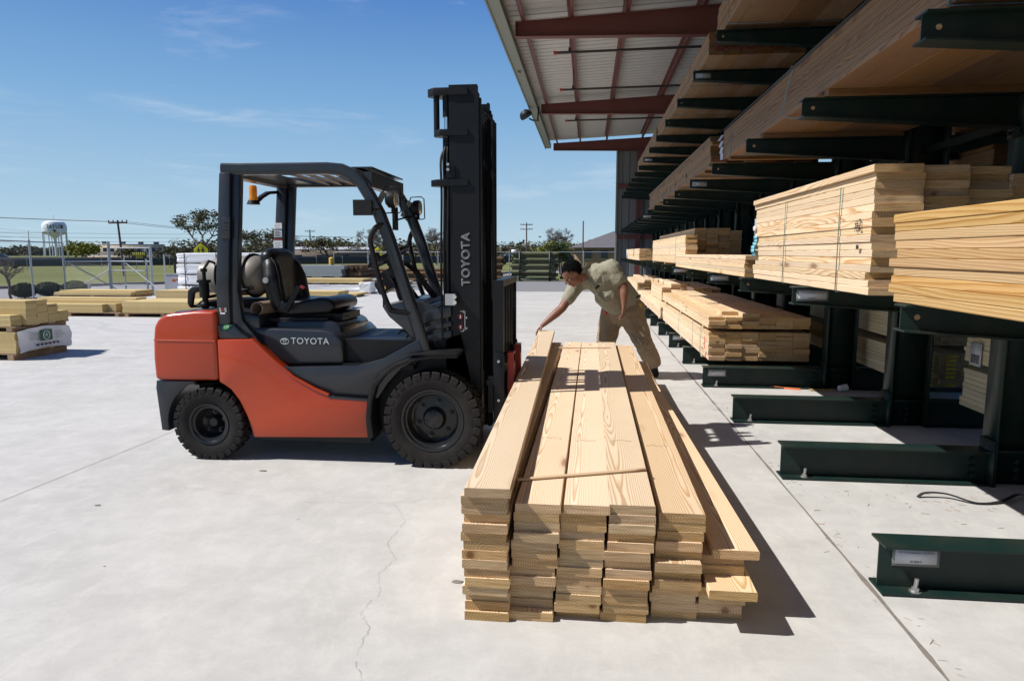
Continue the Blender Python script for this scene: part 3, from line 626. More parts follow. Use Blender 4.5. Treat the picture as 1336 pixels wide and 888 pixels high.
for (x, y, z) in ((-.40, 3.55, .5795), (-.19, 3.62, .502), (.0, 3.58, .502), (.19, 3.60, .502), (.38, 3.66, .464)):
    bm = NB()
    for q in range(5):
        a = q * .022 + rnd.uniform(-.003, .003); tube(bm, [(x + a - .05, y + .02 + rnd.uniform(-.01, .01), z), (x + a - .038, y + rnd.uniform(-.02, .02), z), (x + a - .03, y + .015 + rnd.uniform(-.01, .01), z)], .0006, n=4)
    obj('grade_stamp', bm, M['blackprint'], st if z < .55 else None, smooth=0).parent = st if z < .55 else tp
    o_ = bpy.context.scene.collection.objects[-1]; o_.matrix_parent_inverse = (Matrix.Translation(st.location) @ Matrix.Rotation(R_(-.3), 4, 'Z') if z < .55 else Matrix.Translation(tp.location) @ Matrix.Rotation(R_(.9), 4, 'Z')).inverted()
for (p, q, nm) in (((-.298, 2.90, .516), (.28, 3.11, .516), 'thin wooden sticker lying across the near end of the stack top'), ((-.35, 7.15, .516), (.25, 7.25, .516), 'thin wooden sticker lying across the far end of the stack top')):
    a, b = Vector(p), Vector(q); d = b - a; z = 13 * .0385 + .001
    t = thing('sticker', nm, 'wood strip', (a.x, a.y, z), math.atan2(d.y, d.x) - math.pi / 2, 'thin stickers on the stack top')
    plank(t, 0, 0, .006, .022, d.length, .011, M['pine'], name='strip')
# ------------------------------------------------------------------ forklift (drawn in world metres, root under its middle)
FO = Vector((-1.9, 5.12, 0)); YN, YF, YC = 4.60, 5.65, 5.125
fl = thing('forklift', 'orange and charcoal forklift truck standing side-on with its black mast raised, seat empty', 'forklift', FO)
def F(name, bm, mat, parent=None, smooth=35, **kw): return obj(name, bm, M[mat] if isinstance(mat, str) else mat, parent or fl, smooth, off=FO, **kw)
def mir(y): return 2 * YC - y
# counterweight
bm = NB(); prism(bm, [(-3.134, .578), (-2.645, .582), (-2.640, 1.088), (-2.80, 1.088), (-3.02, 1.064), (-3.082, 1.03), (-3.118, .975), (-3.133, .872), (-3.140, .74)], YN, YF, bev=.030, seg=4)
tube(bm, [(-2.65, YN + .002, .872), (-3.10, YN + .002, .872), (-3.127, YN + .015, .872), (-3.134, YN + .05, .872), (-3.134, YF - .05, .872)], .0065, n=8)
cw = F('counterweight', bm, 'orange')
bm = NB(); prism(bm, [(-3.03, 1.072), (-2.64, 1.10), (-2.36, 1.045), (-2.36, .95), (-3.02, .95)], YN + .10, YF - .10, bev=.02, seg=2); F('engine_cover_rear', bm, 'grey')
arch = [(-2.733 + .325 * math.cos(a), .257 + .325 * math.sin(a)) for a in [R_(d) for d in range(176, 80, -8)]]
bm = NB(); prism(bm, [(-3.128, .574), (-3.135, .52), (-3.110, .205), (-3.055, .20)] + arch + [(-2.645, .576)], YN + .01, YF - .01, bev=.006); F('rear_bumper', bm, 'grey')
# orange side frame
side = [(-2.637, .884), (-2.375, .890), (-2.30, .815), (-2.22, .735), (-2.08, .618), (-1.925, .535), (-1.83, .492), (-1.516, .462), (-1.518, .196), (-2.395, .172), (-2.415, .25), (-2.441, .335), (-2.49, .44), (-2.55, .52), (-2.60, .555), (-2.637, .575)]
bm = NB(); prism(bm, side, YF - .12, YF, bev=.010, seg=2); F('side_frame', bm, 'orange'); bm = NB(); prism(bm, side, YN, YN + .12, bev=.010, seg=2); frame = F('side_frame', bm, 'orange')
bm = NB(); tube(bm, [(-2.375, YN + .002, .895), (-2.30, YN + .002, .82), (-2.22, YN + .002, .742), (-2.08, YN + .002, .625), (-1.925, YN + .002, .541), (-1.82, YN + .002, .498)], .012, n=8); F('frame_edge', bm, 'orange', frame)
bm = NB(); box(bm, -2.60, -1.0, YN + .16, YF - .16, .19, .88); box(bm, -2.95, -2.5, YN + .26, YF - .26, .16, .60); box(bm, -1.2, -.80, YN + .28, YF - .28, .14, .68); box(bm, -2.38, -1.53, YN + .03, YF - .03, .15, .20)
F('chassis', bm, 'black')
# hood, floor, steps
hood = [(-2.50, 1.035), (-2.42, .985), (-2.38, .962), (-1.90, .955), (-1.80, .935), (-1.745, .88), (-1.735, .70), (-2.165, .69), (-2.25, .735), (-2.36, .82), (-2.46, .93)]
bm = NB(); prism(bm, hood, YN + .10, YF - .10, bev=.024, seg=3); prism(bm, [(-2.30, .92), (-1.90, .70), (-1.82, .70), (-1.785, .85), (-1.79, .965), (-1.84, 1.00), (-1.90, 1.01), (-2.28, 1.0)], YN + .2, YF - .2, bev=.02); hd = F('hood', bm, 'grey')
bm = NB(); prism(bm, [(-2.46, .99), (-2.32, .985), (-1.90, 1.0), (-1.90, 1.03), (-2.35, 1.02), (-2.47, 1.03)], YN + .24, YF - .24, bev=.008); F('hood_top', bm, 'black', hd)
lettering('TOYOTA', .066, M['silverprint'], hd, Vector((-1.985, YN + .098, .868)) - FO, (math.pi / 2, 0, 0), extrude=.0006, spacing=1.08)
bm = NB(); E0 = Vector((-2.175, YN + .0985, .866))
def ell(c, a, b, r): tube(bm, [c + Vector((a * math.cos(t * math.pi / 12), 0, b * math.sin(t * math.pi / 12))) for t in range(24)], r, n=5, closed=True)
ell(E0, .031, .021, .0024); ell(E0 + Vector((0, 0, .0105)), .0175, .0068, .0018); ell(E0, .0085, .0205, .0018); F('emblem', bm, 'silverprint', hd)
bm = NB(); prism(bm, [(-2.235, .705), (-2.15, .686), (-1.62, .706), (-1.43, .76), (-1.165, .902), (-1.13, .79), (-1.19, .755), (-1.30, .69), (-1.40, .58), (-1.47, .475), (-1.83, .495), (-1.94, .545), (-2.08, .625)], YN + .03, YN + .09, bev=.010)
F('side_panel', bm, 'grey'); bm = NB()
prism(bm, [(-2.235, .705), (-2.15, .686), (-1.62, .706), (-1.43, .76), (-1.165, .902), (-1.13, .79), (-1.19, .755), (-1.30, .69), (-1.40, .58), (-1.47, .475), (-1.83, .495), (-1.94, .545), (-2.08, .625)], YF - .09, YF - .03, bev=.010)
F('side_panel', bm, 'grey')
bm = NB(); box(bm, -1.74, -1.22, YN + .08, YF - .08, .675, .712)
for k in range(22): box(bm, -1.73 + k * .0232, -1.722 + k * .0232, YN + .12, YF - .12, .712, .716)
prism(bm, [(-1.30, .70), (-1.22, .70), (-1.10, .88), (-1.14, .88)], YN + .1, YF - .1); F('floor_plate', bm, 'black')
for ya, yb in ((YN - .002, YN + .10), (YF - .10, YF + .002)):
    bm = NB(); prism(bm, [(-1.84, .494), (-1.80, .474), (-1.515, .460), (-1.515, .472), (-1.79, .488)], ya, yb)
    for k in range(14): box(bm, -1.79 + k * .0195, -1.782 + k * .0195, ya + .008, yb - .01, .478 - k * .0009, .492 - k * .0009)
    F('step', bm, 'grey')
# fenders
def fender(y0, y1):
    out = [(-1.530, .20), (-1.540, .35), (-1.525, .48), (-1.485, .59), (-1.42, .675), (-1.33, .735), (-1.22, .778), (-1.08, .805), (-.88, .812)]
    inn = [(-.88, .785), (-1.08, .778), (-1.21, .752), (-1.31, .71), (-1.395, .652), (-1.455, .575), (-1.488, .475), (-1.500, .35), (-1.485, .21)]
    bm = NB(); prism(bm, out + inn, y0, y1, bev=.006); 
    prism(bm, [(-1.24, .80), (-1.08, .824), (-.90, .828), (-.865, .818), (-.89, .805), (-1.08, .802)], y0 - .008, y1, bev=.004)
    return bm
F('fender', fender(YN - .045, YN + .22), 'black'); F('fender', fender(YF - .22, YF + .045), 'black')
# wheels
def wheel(x, yo, R, w, rim, sgn, lugs, nb, disc):
    """yo: outer face plane; sgn -1 near side"""
    n = 56; ax = (0, 1, 0); cy = yo - sgn * w / 2
    bm = NB(); h = w / 2
    lathe(bm, [(rim, -h * .80), (rim + .02, -h * .93), (R * .80, -h * .98), (R * .88, -h * .97), (R * .945, -h * .90), (R * .955, 0), (R * .945, h * .90), (R * .88, h * .97), (R * .80, h * .98), (rim + .02, h * .93), (rim, h * .80)], (x, cy, R * .985), ax, n)
    ring = []
    ty = F('tyre', bm, 'tyre')
    L = NB()
    for s in (-1, 1):
        for k in range(lugs):
            a = 2 * math.pi * (k + (.5 if s > 0 else 0)) / lugs; b = NB(); da = math.pi / lugs * .80
            pr = []
            for rr, hw in ((R * .86, .93), (R * 1.0, 1.0)):
                for yy in (0.06, 1.0):
                    for q in (-1, 1):
                        sk = (.10 if yy < .5 else 0) * (1 if s > 0 else 1)
                        ang = a + q * da * hw * (1.0 if yy > .5 else .8) + sk
                        pr.append(b.verts.new((x + rr * math.cos(ang), cy + s * h * yy * (.985 if rr > R * .9 else 1.0), R * .985 + rr * math.sin(ang))))
            for f in ((0, 1, 3, 2), (4, 6, 7, 5), (0, 4, 5, 1), (2, 3, 7, 6), (0, 2, 6, 4), (1, 5, 7, 3)): b.faces.new([pr[i] for i in f])
            bmesh.ops.recalc_face_normals(b, faces=b.faces); bevel(b, .0035, 1); join(L, b)
    F('tread_lugs', L, 'tyre', ty)
    bm = NB(); o = sgn
    def P(r, d): return (r, -sgn * d)   # d: depth inward from the outer face
    yo2 = yo
    if disc:
        prof = [P(rim + .012, .028), P(rim + .004, .010), P(rim - .012, .012), P(rim - .022, .030), P(rim - .034, .032), P(rim - .048, .10), P(rim - .060, .108), P(.085, .098), P(.072, .085), P(.066, .060), P(.045, .050), P(0, .050)]
    else:
        prof = [P(rim + .012, .028), P(rim + .002, .008), P(rim - .012, .012), P(rim - .020, .026), P(rim - .034, .030), P(rim - .050, .085), P(rim - .062, .10), P(.045, .13), P(.040, .09), P(.030, .075), P(0, .074)]
    lathe(bm, prof, (x, yo, R * .985), ax, 40)
    rm = F('rim', bm, 'rim')
    for k in range(nb):
        a = 2 * math.pi * k / nb + .3; rr = .125 if disc else .075
        c = Vector((x + rr * math.cos(a), yo - sgn * (.098 if disc else .112), R * .985 + rr * math.sin(a)))
        bm = NB(); cyl(bm, c, c + Vector((0, sgn * .018, 0)), .016, n=6); cyl(bm, c, c + Vector((0, sgn * .030, 0)), .008, n=8); cyl(bm, c, c + Vector((0, sgn * .004, 0)), .022, n=14); F('wheel_nut', bm, 'rim', rm)
    if disc:
        for k in range(5):
            a = 2 * math.pi * k / 5 + .9; c = Vector((x + .055 * math.cos(a), yo - sgn * .052, R * .985 + .055 * math.sin(a)))
            bm = NB(); cyl(bm, c, c + Vector((0, sgn * .008, 0)), .008, n=6); F('hub_bolt', bm, 'rim', rm)
wheel(-1.064, 4.555, .345, .19, .218, -1, 30, 6, True); wheel(-1.064, mir(4.555), .345, .19, .218, 1, 30, 6, True)
wheel(-2.728, 4.575, .268, .17, .150, -1, 26, 5, False); wheel(-2.728, mir(4.575), .268, .17, .150, 1, 26, 5, False)
# overhead guard
def rail(y):
    pts = [(-2.565, 2.085), (-2.45, 2.082), (-1.80, 2.080), (-1.70, 2.070), (-1.62, 2.035), (-1.555, 1.975), (-1.50, 1.885), (-1.44, 1.77), (-1.375, 1.60), (-1.30, 1.36), (-1.225, 1.12), (-1.155, .90), (-1.12, .79)]
    bm = NB(); s = .043; sec = []
    for k in range(12):
        a = 2 * math.pi * k / 12; c_, s_ = math.cos(a), math.sin(a); sec.append((.040 * math.copysign(abs(c_) ** .6, c_), s * math.copysign(abs(s_) ** .6, s_)))
    tube(bm, [(x, y, z) for x, z in pts], 1, sect=sec); return bm
F('guard_rail', rail(YN + .075), 'grey'); F('guard_rail', rail(YF - .075), 'grey')
for yy, nm in ((YN + .075, 1), (YF - .075, 2)):
    bm = NB(); prism(bm, [(-2.575, 2.06), (-2.49, 2.06), (-2.545, 1.25), (-2.55, .895), (-2.64, .895), (-2.645, 1.25)], yy - .045, yy + .045, bev=.012, seg=2)
    prism(bm, [(-2.487, 2.055), (-2.435, 2.05), (-2.495, 1.25), (-2.47, 1.02), (-2.36, .885), (-2.33, .85), (-2.38, .885), (-2.56, .885), (-2.543, 1.25)], yy - .02, yy + .045, bev=.006)
    prism(bm, [(-2.645, .99), (-2.52, .99), (-2.46, .93), (-2.40, .893), (-2.63, .888)], yy - .055, yy + .05, bev=.006)
    pl = F('rear_pillar', bm, 'grey')
    if nm == 1:
        bm = NB(); y0 = yy - .047; prism(bm, [(-2.577, 1.60), (-2.515, 1.60), (-2.505, 1.75), (-2.567, 1.75)], y0 - .004, y0 + .002, bev=.002); v = F('vent_plate', bm, 'grey', pl)
        bm = NB(); [box(bm, -2.562 + k * .003, -2.520 + k * .003, y0 - .0065, y0 - .004, 1.615 + k * .025, 1.626 + k * .025) for k in range(5)]; F('vent_slots', bm, 'blackprint', v)
        bm = NB(); box(bm, -2.626, -2.562, y0 - .002, y0, 1.045, 1.118); s_ = F('maker_sticker', bm, 'blackprint', pl)
        for i_, (ch, mt) in enumerate((('S', 'white'), ('A', 'forkred'), ('S', 'white'))): lettering(ch, .040, M[mt] if mt == 'white' else M['orange'], s_, Vector((-2.614 + .020 * i_, y0 - .003, 1.094)) - FO, (math.pi / 2, 0, 0), extrude=.0004)
        bm = NB(); box(bm, -2.615, -2.58, y0 - .003, y0 - .002, 1.066, 1.076); F('sticker_line', bm, 'white', s_)
        bm = NB(); b_ = [(-2.60, .965), (-2.585, .985), (-2.56, .992), (-2.545, .985), (-2.525, .990), (-2.545, .978), (-2.555, .962), (-2.58, .955)]; prism(bm, b_, y0 - .011, y0 - .008); lf = F('leaf_sticker', bm, 'greenprint', pl)
        lettering('LW', .022, M['white'], lf, Vector((-2.568, y0 - .012, .974)) - FO, (math.pi / 2, 0, 0), extrude=.0003)
    else:
        y0 = yy - .047
        for (x0, z0, w_, h_, mt) in ((-2.610, 1.70, .07, .048, 'white'), (-2.612, 1.63, .07, .06, 'silverprint'), (-2.620, 1.53, .078, .075, 'white')):
            bm = NB(); box(bm, x0, x0 + w_, y0 - .003, y0, z0, z0 + h_); s_ = F('notice_sticker', bm, mt, pl)
            bm = NB(); [box(bm, x0 + .01, x0 + w_ - .012 - (k % 2) * .01, y0 - .0036, y0 - .003, z0 + .010 + k * .011, z0 + .014 + k * .011) for k in range(int(h_ / .013))]; F('print_lines', bm, 'silverprint' if mt == 'white' else 'blackprint', s_)
        bm = NB(); box(bm, -2.621, -2.541, y0 - .0042, y0, 1.606, 1.616); F('orange_band', bm, 'orange', pl)
bm = NB(); box(bm, -2.56, -2.47, YN + .11, YF - .11, 2.03, 2.11, .01); F('cross_member', bm, 'grey')
bm = NB(); box(bm, -1.56, -1.50, YN + .11, YF - .11, 1.955, 2.06, .006); box(bm, -1.74, -1.50, YN + .12, YF - .12, 2.085, 2.095); F('cross_member', bm, 'grey')
bm = NB(); box(bm, -2.47, -2.25, YN + .11, YF - .11, 2.06, 2.066); F('roof_plate', bm, 'grey')
for k in range(6):
    x = -2.16 + k * .105
    bm = NB(); box(bm, x, x + .055, YN + .11, YF - .11, 2.055, 2.075, .004, rot=(0, .35, 0)); F('roof_slat', bm, 'grey')
bm = NB(); ball(bm, (-2.43, YN + .35, 2.125), .05, (1, 1, .35)); F('antenna_cap', bm, 'black')
# grab handles on the front pillars
for y in (YN + .075, YF - .075):
    bm = NB(); sg = -1 if y < YC else 1
    tube(bm, [(-1.40, y + sg * .02, 1.70), (-1.455, y + sg * .05, 1.67), (-1.485, y + sg * .07, 1.60), (-1.475, y + sg * .07, 1.52), (-1.42, y + sg * .07, 1.28), (-1.365, y + sg * .07, 1.13), (-1.33, y + sg * .06, 1.10), (-1.22, y + sg * .02, 1.085)], .019, n=8, smooth=True); F('grab_handle', bm, 'black')
# seat
bm = NB()
def rod(a, b, ra, rb=None): ball(bm, a, ra, n=2); ball(bm, b, rb or ra, n=2); cyl(bm, a, b, ra, rb or ra, 14)
for dy in [-.15 + .025 * q_ for q_ in range(13)]: rod((-2.365, YC + dy, 1.14), (-2.40, YC + dy, 1.475 - .25 * max(0, abs(dy) - .10)), .060, .066)
for sg_ in (-1, 1): rod((-2.30, YC + sg_ * .215, 1.12), (-2.345, YC + sg_ * .215, 1.30), .062, .078); rod((-2.345, YC + sg_ * .215, 1.30), (-2.365, YC + sg_ * .185, 1.395), .078, .066)
seat = F('seat_backrest', bm, 'vinyl', smooth=180)
m_ = seat.modifiers.new('melt', 'REMESH'); m_.mode = 'VOXEL'; m_.voxel_size = .010; m_.use_smooth_shade = True; m_ = seat.modifiers.new('relax', 'SMOOTH'); m_.iterations = 6
bm = NB(); tube(bm, [(-2.245, YC - .268, 1.14), (-2.262, YC - .272, 1.24), (-2.272, YC - .27, 1.33), (-2.30, YC - .255, 1.42), (-2.345, YC - .23, 1.465)], .005, n=6); F('piping', bm, 'black', seat)
bm = NB(); prism(bm, [(-2.30, 1.05), (-2.32, 1.13), (-2.28, 1.155), (-2.10, 1.15), (-1.97, 1.172), (-1.90, 1.168), (-1.855, 1.135), (-1.855, 1.09), (-1.90, 1.055), (-2.2, 1.035)], YC - .27, YC + .27, bev=.028, seg=3, ang=15); F('seat_cushion', bm, 'vinyl', smooth=60)
bm = NB(); box(bm, -2.30, -1.82, YC - .20, YC + .20, 1.00, 1.05, .01); box(bm, -1.86, -1.75, YC - .24, YC - .225, 1.033, 1.041); F('seat_base', bm, 'black')
bm = NB(); box(bm, -2.17, -2.135, YC - .33, YC - .30, 1.06, 1.27, .006, rot=(0, .55, 0)); bk = F('seat_belt_buckle', bm, 'black')
bm = NB(); box(bm, -2.085, -2.055, YC - .334, YC - .304, 1.245, 1.262, rot=(0, .55, 0)); F('buckle_button', bm, 'redprint', bk)
bm = NB(); cyl(bm, (-2.36, YC - .305, 1.30), (-2.36, YC - .27, 1.30), .022, n=16); cyl(bm, (-2.36, YC - .31, 1.30), (-2.36, YC - .27, 1.30), .012, n=16); F('recline_knob', bm, 'bolt', seat)
bm = NB(); lathe(bm, [(.042, 0), (.050, 0), (.050, .30), (.042, .30), (.042, 0)], (-2.41, YC - .36, 1.095), (.12, 1, 0), 20); F('paper_roll', bm, simple('card_tube', (.23, .17, .12), .8))
# gas tank lying behind the seat
ta = Vector((math.cos(.20), -math.sin(.20), .03)).normalized(); tc = Vector((-2.665, 5.06, 1.325)); rr = .152
bm = NB(); lathe(bm, [(0, -.27), (.06, -.265), (.11, -.25), (.14, -.225), (rr, -.18), (rr, .13), (.145, .175), (.12, .215), (.08, .242), (0, .255)], tc, ta, 36); tank = F('gas_tank', bm, 'silver')
for d in (-.12, .12):
    bm = NB(); s_, u_ = frame_of(ta); tube(bm, [tc + ta * d + (s_ * math.cos(k * math.pi / 14) + u_ * math.sin(k * math.pi / 14)) * (rr + .004) for k in range(28)], 1, closed=True, sect=[(-.004, -.014), (.004, -.014), (.004, .014), (-.004, .014)]); F('tank_strap', bm, 'black', tank)
bm = NB(); s_, u_ = frame_of(ta); lathe(bm, [(.115, -.24), (.122, -.24), (.128, -.315), (.122, -.317), (.115, -.24)], tc, ta, 28); F('tank_collar', bm, 'silver', tank)
bm = NB(); prism(bm, [(-2.98, 1.10), (-2.94, 1.14), (-2.70, 1.155), (-2.48, 1.15), (-2.44, 1.12), (-2.5, 1.09), (-2.7, 1.08)], 4.92, 5.2, bev=.01); tube(bm, [(-2.9, 4.90, 1.16), (-2.5, 4.90, 1.24)], .012); F('tank_bracket', bm, 'black')
bm = NB(); prism(bm, [(-2.985, 1.10), (-2.995, 1.13), (-2.985, 1.22), (-2.95, 1.25), (-2.88, 1.25), (-2.88, 1.22), (-2.94, 1.20), (-2.955, 1.13), (-2.965, 1.09)], 4.84, 4.87, bev=.004)
cyl(bm, (-2.865, 4.86, 1.17), (-2.865, 4.86, 1.30), .036, n=16); cyl(bm, (-2.865, 4.86, 1.28), (-2.865, 4.86, 1.30), .05, n=16); cyl(bm, (-2.86, 4.86, 1.30), (-2.86, 4.86, 1.385), .014, n=10); cyl(bm, (-2.86, 4.86, 1.36), (-2.86, 4.86, 1.385), .024, n=10); cyl(bm, (-2.86, 4.86, 1.12), (-2.86, 4.86, 1.17), .022, n=10); ball(bm, (-2.865, 4.86, 1.11), .036, (1, 1, .9)); cyl(bm, (-2.98, 4.86, 1.10), (-2.87, 4.86, 1.105), .012, n=8)
tube(bm, [(-2.86, 4.86, 1.38), (-2.85, 4.92, 1.44), (-2.84, 5.0, 1.42), (-2.9, 5.05, 1.36)], .010); F('regulator', bm, 'black')
# beacon
bm = NB(); tube(bm, [(-2.57, YF - .12, 2.00), (-2.60, 5.42, 1.985), (-2.625, 5.36, 1.95), (-2.66, 5.32, 1.90)], 1, sect=[(-.02, -.012), (.02, -.012), (.02, .012), (-.02, .012)]); cyl(bm, (-2.665, 5.30, 1.885), (-2.665, 5.30, 1.915), .052, .042, n=20); F('beacon_bracket', bm, 'black')
bm = NB(); lathe(bm, [(.036, 0), (.036, .02), (.030, .022), (.031, .105), (.026, .118), (0, .122)], (-2.665, 5.30, 1.915), (0, 0, 1), 24); F('beacon_lens', bm, M['orangebeacon'])
# mirror and work lamps
bm = NB(); box(bm, -1.598, -1.468, YN - .01, YN + .015, 1.755, 1.86, .012, 3); tube(bm, [(-1.48, YN + .01, 1.79), (-1.43, YN + .04, 1.80)], .008); F('mirror', bm, 'black')
bm = NB(); box(bm, -1.535, -1.515, 5.32, 5.42, 1.68, 1.86, .006); tube(bm, [(-1.52, 5.38, 1.76), (-1.43, 5.55, 1.80)], .007); F('mirror', bm, 'black')
def headlamp(c, sg):
    c = Vector(c); bm = NB(); lathe(bm, [(0, -.052), (.035, -.05), (.058, -.03), (.062, 0), (.058, .02)], c, (1, 0, 0), 24); cyl(bm, c + Vector((0, 0, -.09)), c + Vector((0, 0, -.055)), .014); lamp = F('headlamp', bm, 'black')
    bm = NB(); lathe(bm, [(.058, .018), (.05, .026), (0, .034)], c, (1, 0, 0), 24); F('lens', bm, 'glasslens', lamp)
    bm = NB(); tube(bm, [c + Vector(p) for p in ((-.10, .0, -.10), (-.115, 0, -.04), (-.055, 0, .085), (.03, 0, .088), (.052, 0, .07), (.056, 0, -.085), (.04, 0, -.092), (-.03, 0, -.092), (-.10, 0, -.10))], .0048, n=6); F('lamp_guard', bm, 'black', lamp)
    bm = NB(); box(bm, -.115 + c.x, -.08 + c.x, c.y - .012, c.y + .012, c.z - .08, c.z + .06, rot=(0, .5, 0)); F('lamp_bracket', bm, 'silver', lamp)
headlamp((-1.365, YN + .16, 1.872), -1); headlamp((-1.385, YF - .10, 1.865), 1)
# cowl, steering, levers, pedal
cowl = [(-1.475, 1.105), (-1.46, 1.13), (-1.30, 1.17), (-1.18, 1.155), (-1.02, 1.09), (-.985, 1.05), (-.97, .80), (-1.12, .72), (-1.20, .74), (-1.30, .93), (-1.43, 1.04)]
bm = NB(); prism(bm, cowl, YN + .21, YF - .21, bev=.018, seg=3); cw2 = F('dash_cowl', bm, 'grey')
for k, (za, zb) in enumerate(((1.00, 1.075), (.93, .965), (.84, .90))):
    bm = NB(); prism(bm, [(-1.17, za), (-.955, za + .05), (-.952, zb + .055), (-1.17, zb)], YN + .20, YF - .20, bev=.004); F('cowl_rib', bm, 'grey', cw2)
for k in range(3): bm = NB(); box(bm, -1.19 + .07 * k, -1.145 + .07 * k, YN + .22, YF - .22, 1.12 + 0, 1.128, rot=(0, .36 + 0, 0), piv=(-1.1, 5, 1.09)); F('cowl_top_rib', bm, 'black', cw2)
bm = NB(); cd = Vector((-.52, 0, 1)).normalized(); sp = Vector((-1.47, 5.02, 1.44))
tube(bm, [(-1.22, 5.02, .98), (-1.36, 5.02, 1.20), (-1.46, 5.02, 1.42)], .03, rs=[.085, .07, .032]); box(bm, -1.56, -1.42, 4.93, 5.10, 1.22, 1.31, .02, rot=(0, -.5, 0)); box(bm, -1.52, -1.42, 4.95, 5.09, 1.30, 1.38, .02, rot=(0, -.5, 0)); F('steering_column', bm, 'black')
bm = NB(); s_, u_ = frame_of(cd); wc = sp + cd * .03
tube(bm, [wc + (s_ * math.cos(k * math.pi / 16) + u_ * math.sin(k * math.pi / 16)) * .165 for k in range(32)], .014, n=8, closed=True)
for a in (.3, 2.4, 4.5): tube(bm, [wc - cd * .03, wc + (s_ * math.cos(a) + u_ * math.sin(a)) * .16], .010)
cyl(bm, wc - cd * .05, wc - cd * .01, .035); F('steering_wheel', bm, 'black')
bm = NB(); kc = wc + (s_ * math.cos(3.3) + u_ * math.sin(3.3)) * .165; cyl(bm, kc, kc + cd * .05, .016, .021); F('steering_knob', bm, 'black')
for k in range(3):
    bm = NB(); y = 5.16 + k * .07; tube(bm, [(-1.18, y, 1.15), (-1.33, y, 1.36), (-1.42, y, 1.43), (-1.60 + k * .03, y - .02, 1.455)], .008); cyl(bm, (-1.60 + k * .03, y - .02, 1.455), (-1.67 + k * .03, y - .02, 1.462), .018, .020); F('lever', bm, 'black')
bm = NB(); tube(bm, [(-1.49, 4.93, 1.245), (-1.49, 4.91, 1.21), (-1.485, 4.91, 1.15)], .006); box(bm, -1.50, -1.47, 4.90, 4.92, 1.10, 1.17, .004); F('keys', bm, 'black')
bm = NB(); cyl(bm, (-1.49, 4.935, 1.245), (-1.49, 4.915, 1.245), .014, n=10); F('ignition', bm, simple('brass', (.5, .33, .12), .3, .8))
bm = NB(); tube(bm, [(-1.32, 4.93, .90), (-1.42, 4.93, .78), (-1.445, 4.93, .725)], .011); tube(bm, [(-1.32, 4.93, .90), (-1.335, 4.93, .925), (-1.37, 4.93, .93), (-1.40, 4.93, .905)], .010); F('brake_lever', bm, 'black')
# mast
MN, MF = 4.80, mir(4.80)
def chan(bm, x0, x1, ya, sg, z0, z1, d=.08, t=.018):
    """upright channel: web on the outer face, two flanges turned inward"""
    box(bm, x0, x1, *sorted((ya, ya - sg * t)), z0, z1)
    box(bm, x0, x0 + t, *sorted((ya - sg * t, ya - sg * d)), z0, z1); box(bm, x1 - t, x1, *sorted((ya - sg * t, ya - sg * d)), z0, z1)
for y, sg in ((MN, -1), (MF, 1)):
    bm = NB(); chan(bm, -.968, -.772, y, sg, .10, 2.645, .06); box(bm, -.772, -.760, y + (.0 if sg < 0 else -.05), y + (.05 if sg < 0 else 0), .1, 2.59); ou = F('outer_rail', bm, 'mast')
    bm = NB(); chan(bm, -.945, -.795, y - sg * .062, sg, .12, 2.60, .05, .014); F('inner_rail', bm, 'mast')
    bm = NB(); box(bm, -.760, -.748, *sorted((y - sg * .02, y - sg * .06)), .12, 2.56); F('lift_rail', bm, 'mast')
    bm = NB(); prism(bm, [(-.966, .90), (-1.02, .86), (-1.06, .70), (-1.00, .62), (-.93, .58), (-.85, .60), (-.80, .46), (-.775, .30), (-.775, .10), (-.90, .10), (-.90, .92)], y - .006 if sg < 0 else y - .002, y + .002 if sg < 0 else y + .006, bev=.002); F('rail_gusset', bm, 'mast', ou)
    if sg < 0:
        bm = NB(); 
        box(bm, -.99, -.93, y - .012, y - .001, 2.02 + .0, 2.105); F('rail_clip', bm, 'mast', ou)
        for z in (2.045, 2.08): bm = NB(); cyl(bm, (-.975, y - .012, z + .03), (-.975, y - .024, z + .03), .011, n=8); F('clip_bolt', bm, 'bolt', ou)
        bm = NB(); box(bm, -.995, -.925, y - .075, y - .008, 1.135, 1.215, .008, 2); ts = F('tilt_sensor_bracket', bm, 'bolt')
        for z in (1.155, 1.195): bm = NB(); cyl(bm, (-.925, y - .085, z), (-.925, y - .03, z), .014, n=10); F('bracket_bolt', bm, 'chrome', ts)
        lettering('TOYOTA', .084, M['silverprint'], ou, Vector((-.856, y - .0035, 1.455)) - FO, (math.pi / 2, -math.pi / 2, 0), outline=.0011, spacing=1.12)
        bm = NB()
        for z0 in (.955, 1.03):
            c0 = Vector((-.900, y - .003, z0 + .02)); tube(bm, [c0 + Vector((.018 * math.cos(k * math.pi / 8), 0, .018 * math.sin(k * math.pi / 8))) for k in range(16)], .0014, n=4, closed=True)
        box(bm, -.894, -.888, y - .003, y - .001, 1.005, 1.011); F('warning_ring', bm, 'redprint', ou)
        bm = NB(); box(bm, -.905, -.895, y - .003, y - .001, .962, .985); box(bm, -.905, -.895, y - .003, y - .001, 1.036, 1.060)
        for a_, b_, c_, d_ in ((-.870, -.866, .95, 1.09), (-.880, -.876, 1.075, 1.095), (-.90, -.876, 1.085, 1.089), (-.90, -.876, .942, .946), (-.880, -.876, .946, .96), (-.860, -.852, .96, .972), (-.860, -.852, 1.035, 1.048)): box(bm, a_, b_, y - .003, y - .001, c_, d_)
        F('load_chart_print', bm, 'white', ou)
